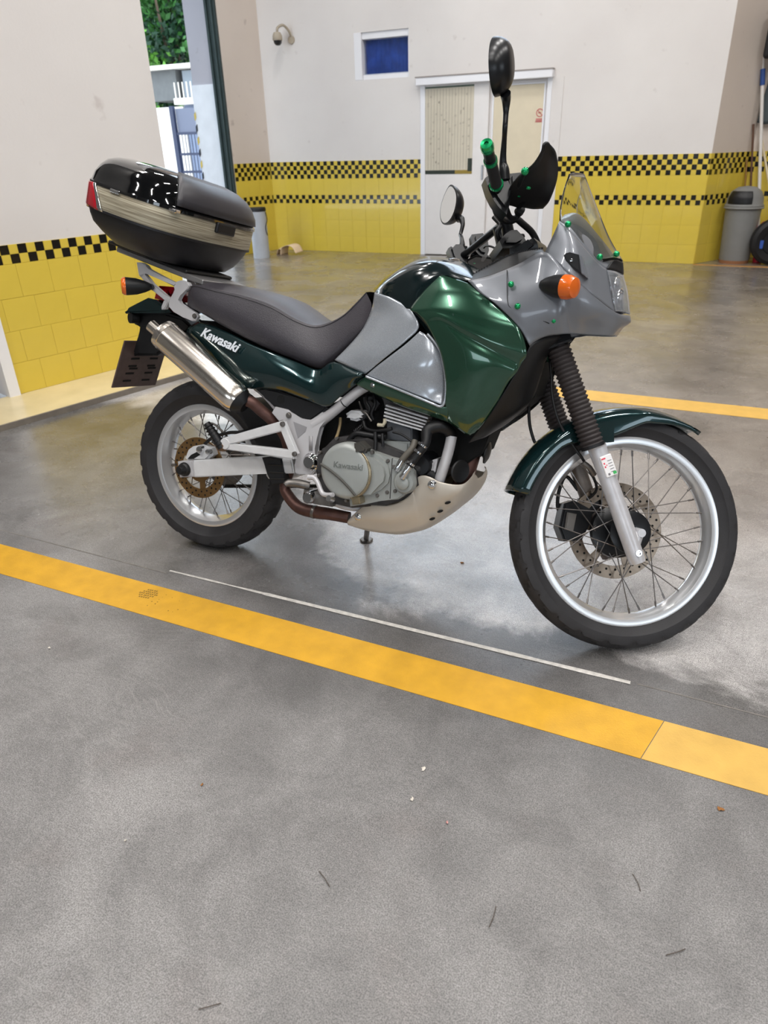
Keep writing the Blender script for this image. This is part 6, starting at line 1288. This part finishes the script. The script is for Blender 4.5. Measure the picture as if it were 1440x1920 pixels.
SHL = mat('box_textured_black', (26, 26, 30), 0.42, bump=0.3, bscale=500); GLB = mat('box_gloss_black', (8, 9, 11), 0.06, coat=1.0); MTB = mat('box_matte_grey', (52, 50, 54), 0.4)
AXx, AYy, H1, H2 = .215, .288, .165, .295
rings_mesh('lower_shell', [ring(0, .13, .17, .02), ring(.004, .15, .20, .02), ring(.03, .180, .235, .01), ring(.055, .198, .262), ring(.08, .207, .277), ring(.094, .2105, .2820), ring(.095, .218, .290), ring(.102, .218, .290), ring(.103, .208, .280)], SHL, tb_, True, True)
BAND = bpy.data.materials.new('brushed_beige_band'); BAND.use_nodes = True
nt = BAND.node_tree; b_ = nt.nodes['Principled BSDF']; b_.inputs['Roughness'].default_value = .45; b_.inputs['Metallic'].default_value = .25
tc_ = nt.nodes.new('ShaderNodeTexCoord'); mp_ = nt.nodes.new('ShaderNodeMapping'); mp_.inputs['Scale'].default_value = (3, 3, 160); n_ = nt.nodes.new('ShaderNodeTexNoise'); n_.inputs['Scale'].default_value = 2.0; n_.inputs['Detail'].default_value = 3
r_ = nt.nodes.new('ShaderNodeValToRGB'); r_.color_ramp.elements[0].position = .38; r_.color_ramp.elements[0].color = lin((132, 122, 102)); r_.color_ramp.elements[1].position = .6; r_.color_ramp.elements[1].color = lin((188, 180, 158))
nt.links.new(tc_.outputs['Object'], mp_.inputs['Vector']); nt.links.new(mp_.outputs['Vector'], n_.inputs['Vector']); nt.links.new(n_.outputs['Fac'], r_.inputs['Fac']); nt.links.new(r_.outputs['Color'], b_.inputs['Base Color'])
rings_mesh('side_band', [ring(.098, .213, .286), ring(.104, .2165, .2895), ring(.168, .2165, .2895), ring(.174, .213, .286)], BAND, tb_, False, False)
rings_mesh('lid', [ring(.166, .208, .281), ring(.171, .220, .292), ring(.180, .220, .292), ring(.186, .214, .287), ring(.210, .209, .281, -.001), ring(.236, .198, .270, -.003, 2.8), ring(.256, .182, .252, -.007, 2.7), ring(.270, .158, .222, -.012, 2.6), ring(.280, .122, .172, -.018, 2.5), ring(.284, .05, .08, -.02, 2.3)], GLB, tb_, True, True)
# matte front shell of the lid
L2 = [ring(.188, .2155, .2885), ring(.210, .2110, .2830, -.001), ring(.236, .2000, .2720, -.003, 2.8), ring(.256, .1845, .2545, -.007, 2.7), ring(.2715, .160, .224, -.012, 2.6), ring(.2815, .124, .174, -.018, 2.5)]
bm = bmesh.new(); n = 72; V = [[bm.verts.new(p) for p in r_] for r_ in L2]
for A, B_ in zip(V, V[1:]):
    for k in range(n):
        if k <= 8 or k >= n - 8: bm.faces.new((A[k], A[(k + 1) % n], B_[(k + 1) % n], B_[k]))
bmesh.ops.delete(bm, geom=[v for v in bm.verts if not v.link_faces], context='VERTS')
o = from_bm('lid_front', bm, MTB, tb_, autosmooth=50); md = o.modifiers.new('s', 'SOLIDIFY'); md.thickness = .006; md.offset = 1; o['label'] = 'matte grey front shell of the lid'
# red corner reflectors with silver edge
def rpt(z, ax, ay, deg, n=3.0):
    c, s_ = math.cos(R(deg)), math.sin(R(deg)); return (ax * math.copysign(abs(c) ** (2 / n), c), ay * math.copysign(abs(s_) ** (2 / n), s_), z)
for s in (1, -1):
    for nm, fa0, fa1, mm, e in (('reflector', 0.0, 1.0, REDL, .003), ('reflector_edge', 1.0, 1.06, CHR, .0042)):
        bm = bmesh.new(); V = []
        for (z, ax, ay, a1) in ((.098, .2135, .2865, 262), (.106, .2165, .2895, 261), (.140, .2165, .2895, 257), (.170, .2165, .2895, 252), (.176, .2135, .2865, 251)):
            A0, A1 = 200 + (a1 - 200) * fa0, 200 + (a1 - 200) * fa1
            V.append([bm.verts.new((p[0], -p[1] * -s, p[2])) for p in (rpt(z, ax + e, ay + e, A0 + (A1 - A0) * q / 12) for q in range(13))])
        for A, B_ in zip(V, V[1:]):
            for k in range(12): bm.faces.new((A[k], A[k + 1], B_[k + 1], B_[k]))
        o = from_bm(nm, bm, mm, tb_, autosmooth=50); md = o.modifiers.new('s', 'SOLIDIFY'); md.thickness = .004; md.offset = 0
bm = bmesh.new(); add_box(bm, (.208, -.05, .14), (.228, .05, .175), .005, seg=2); from_bm('latch', bm, BLKP, tb_)
bm = bmesh.new(); add_box(bm, (-.02, -.297, .164), (.02, -.285, .176), .003); add_box(bm, (.165, -.235, .166), (.20, -.21, .178), .003); from_bm('hinge_tab', bm, CHR, tb_)
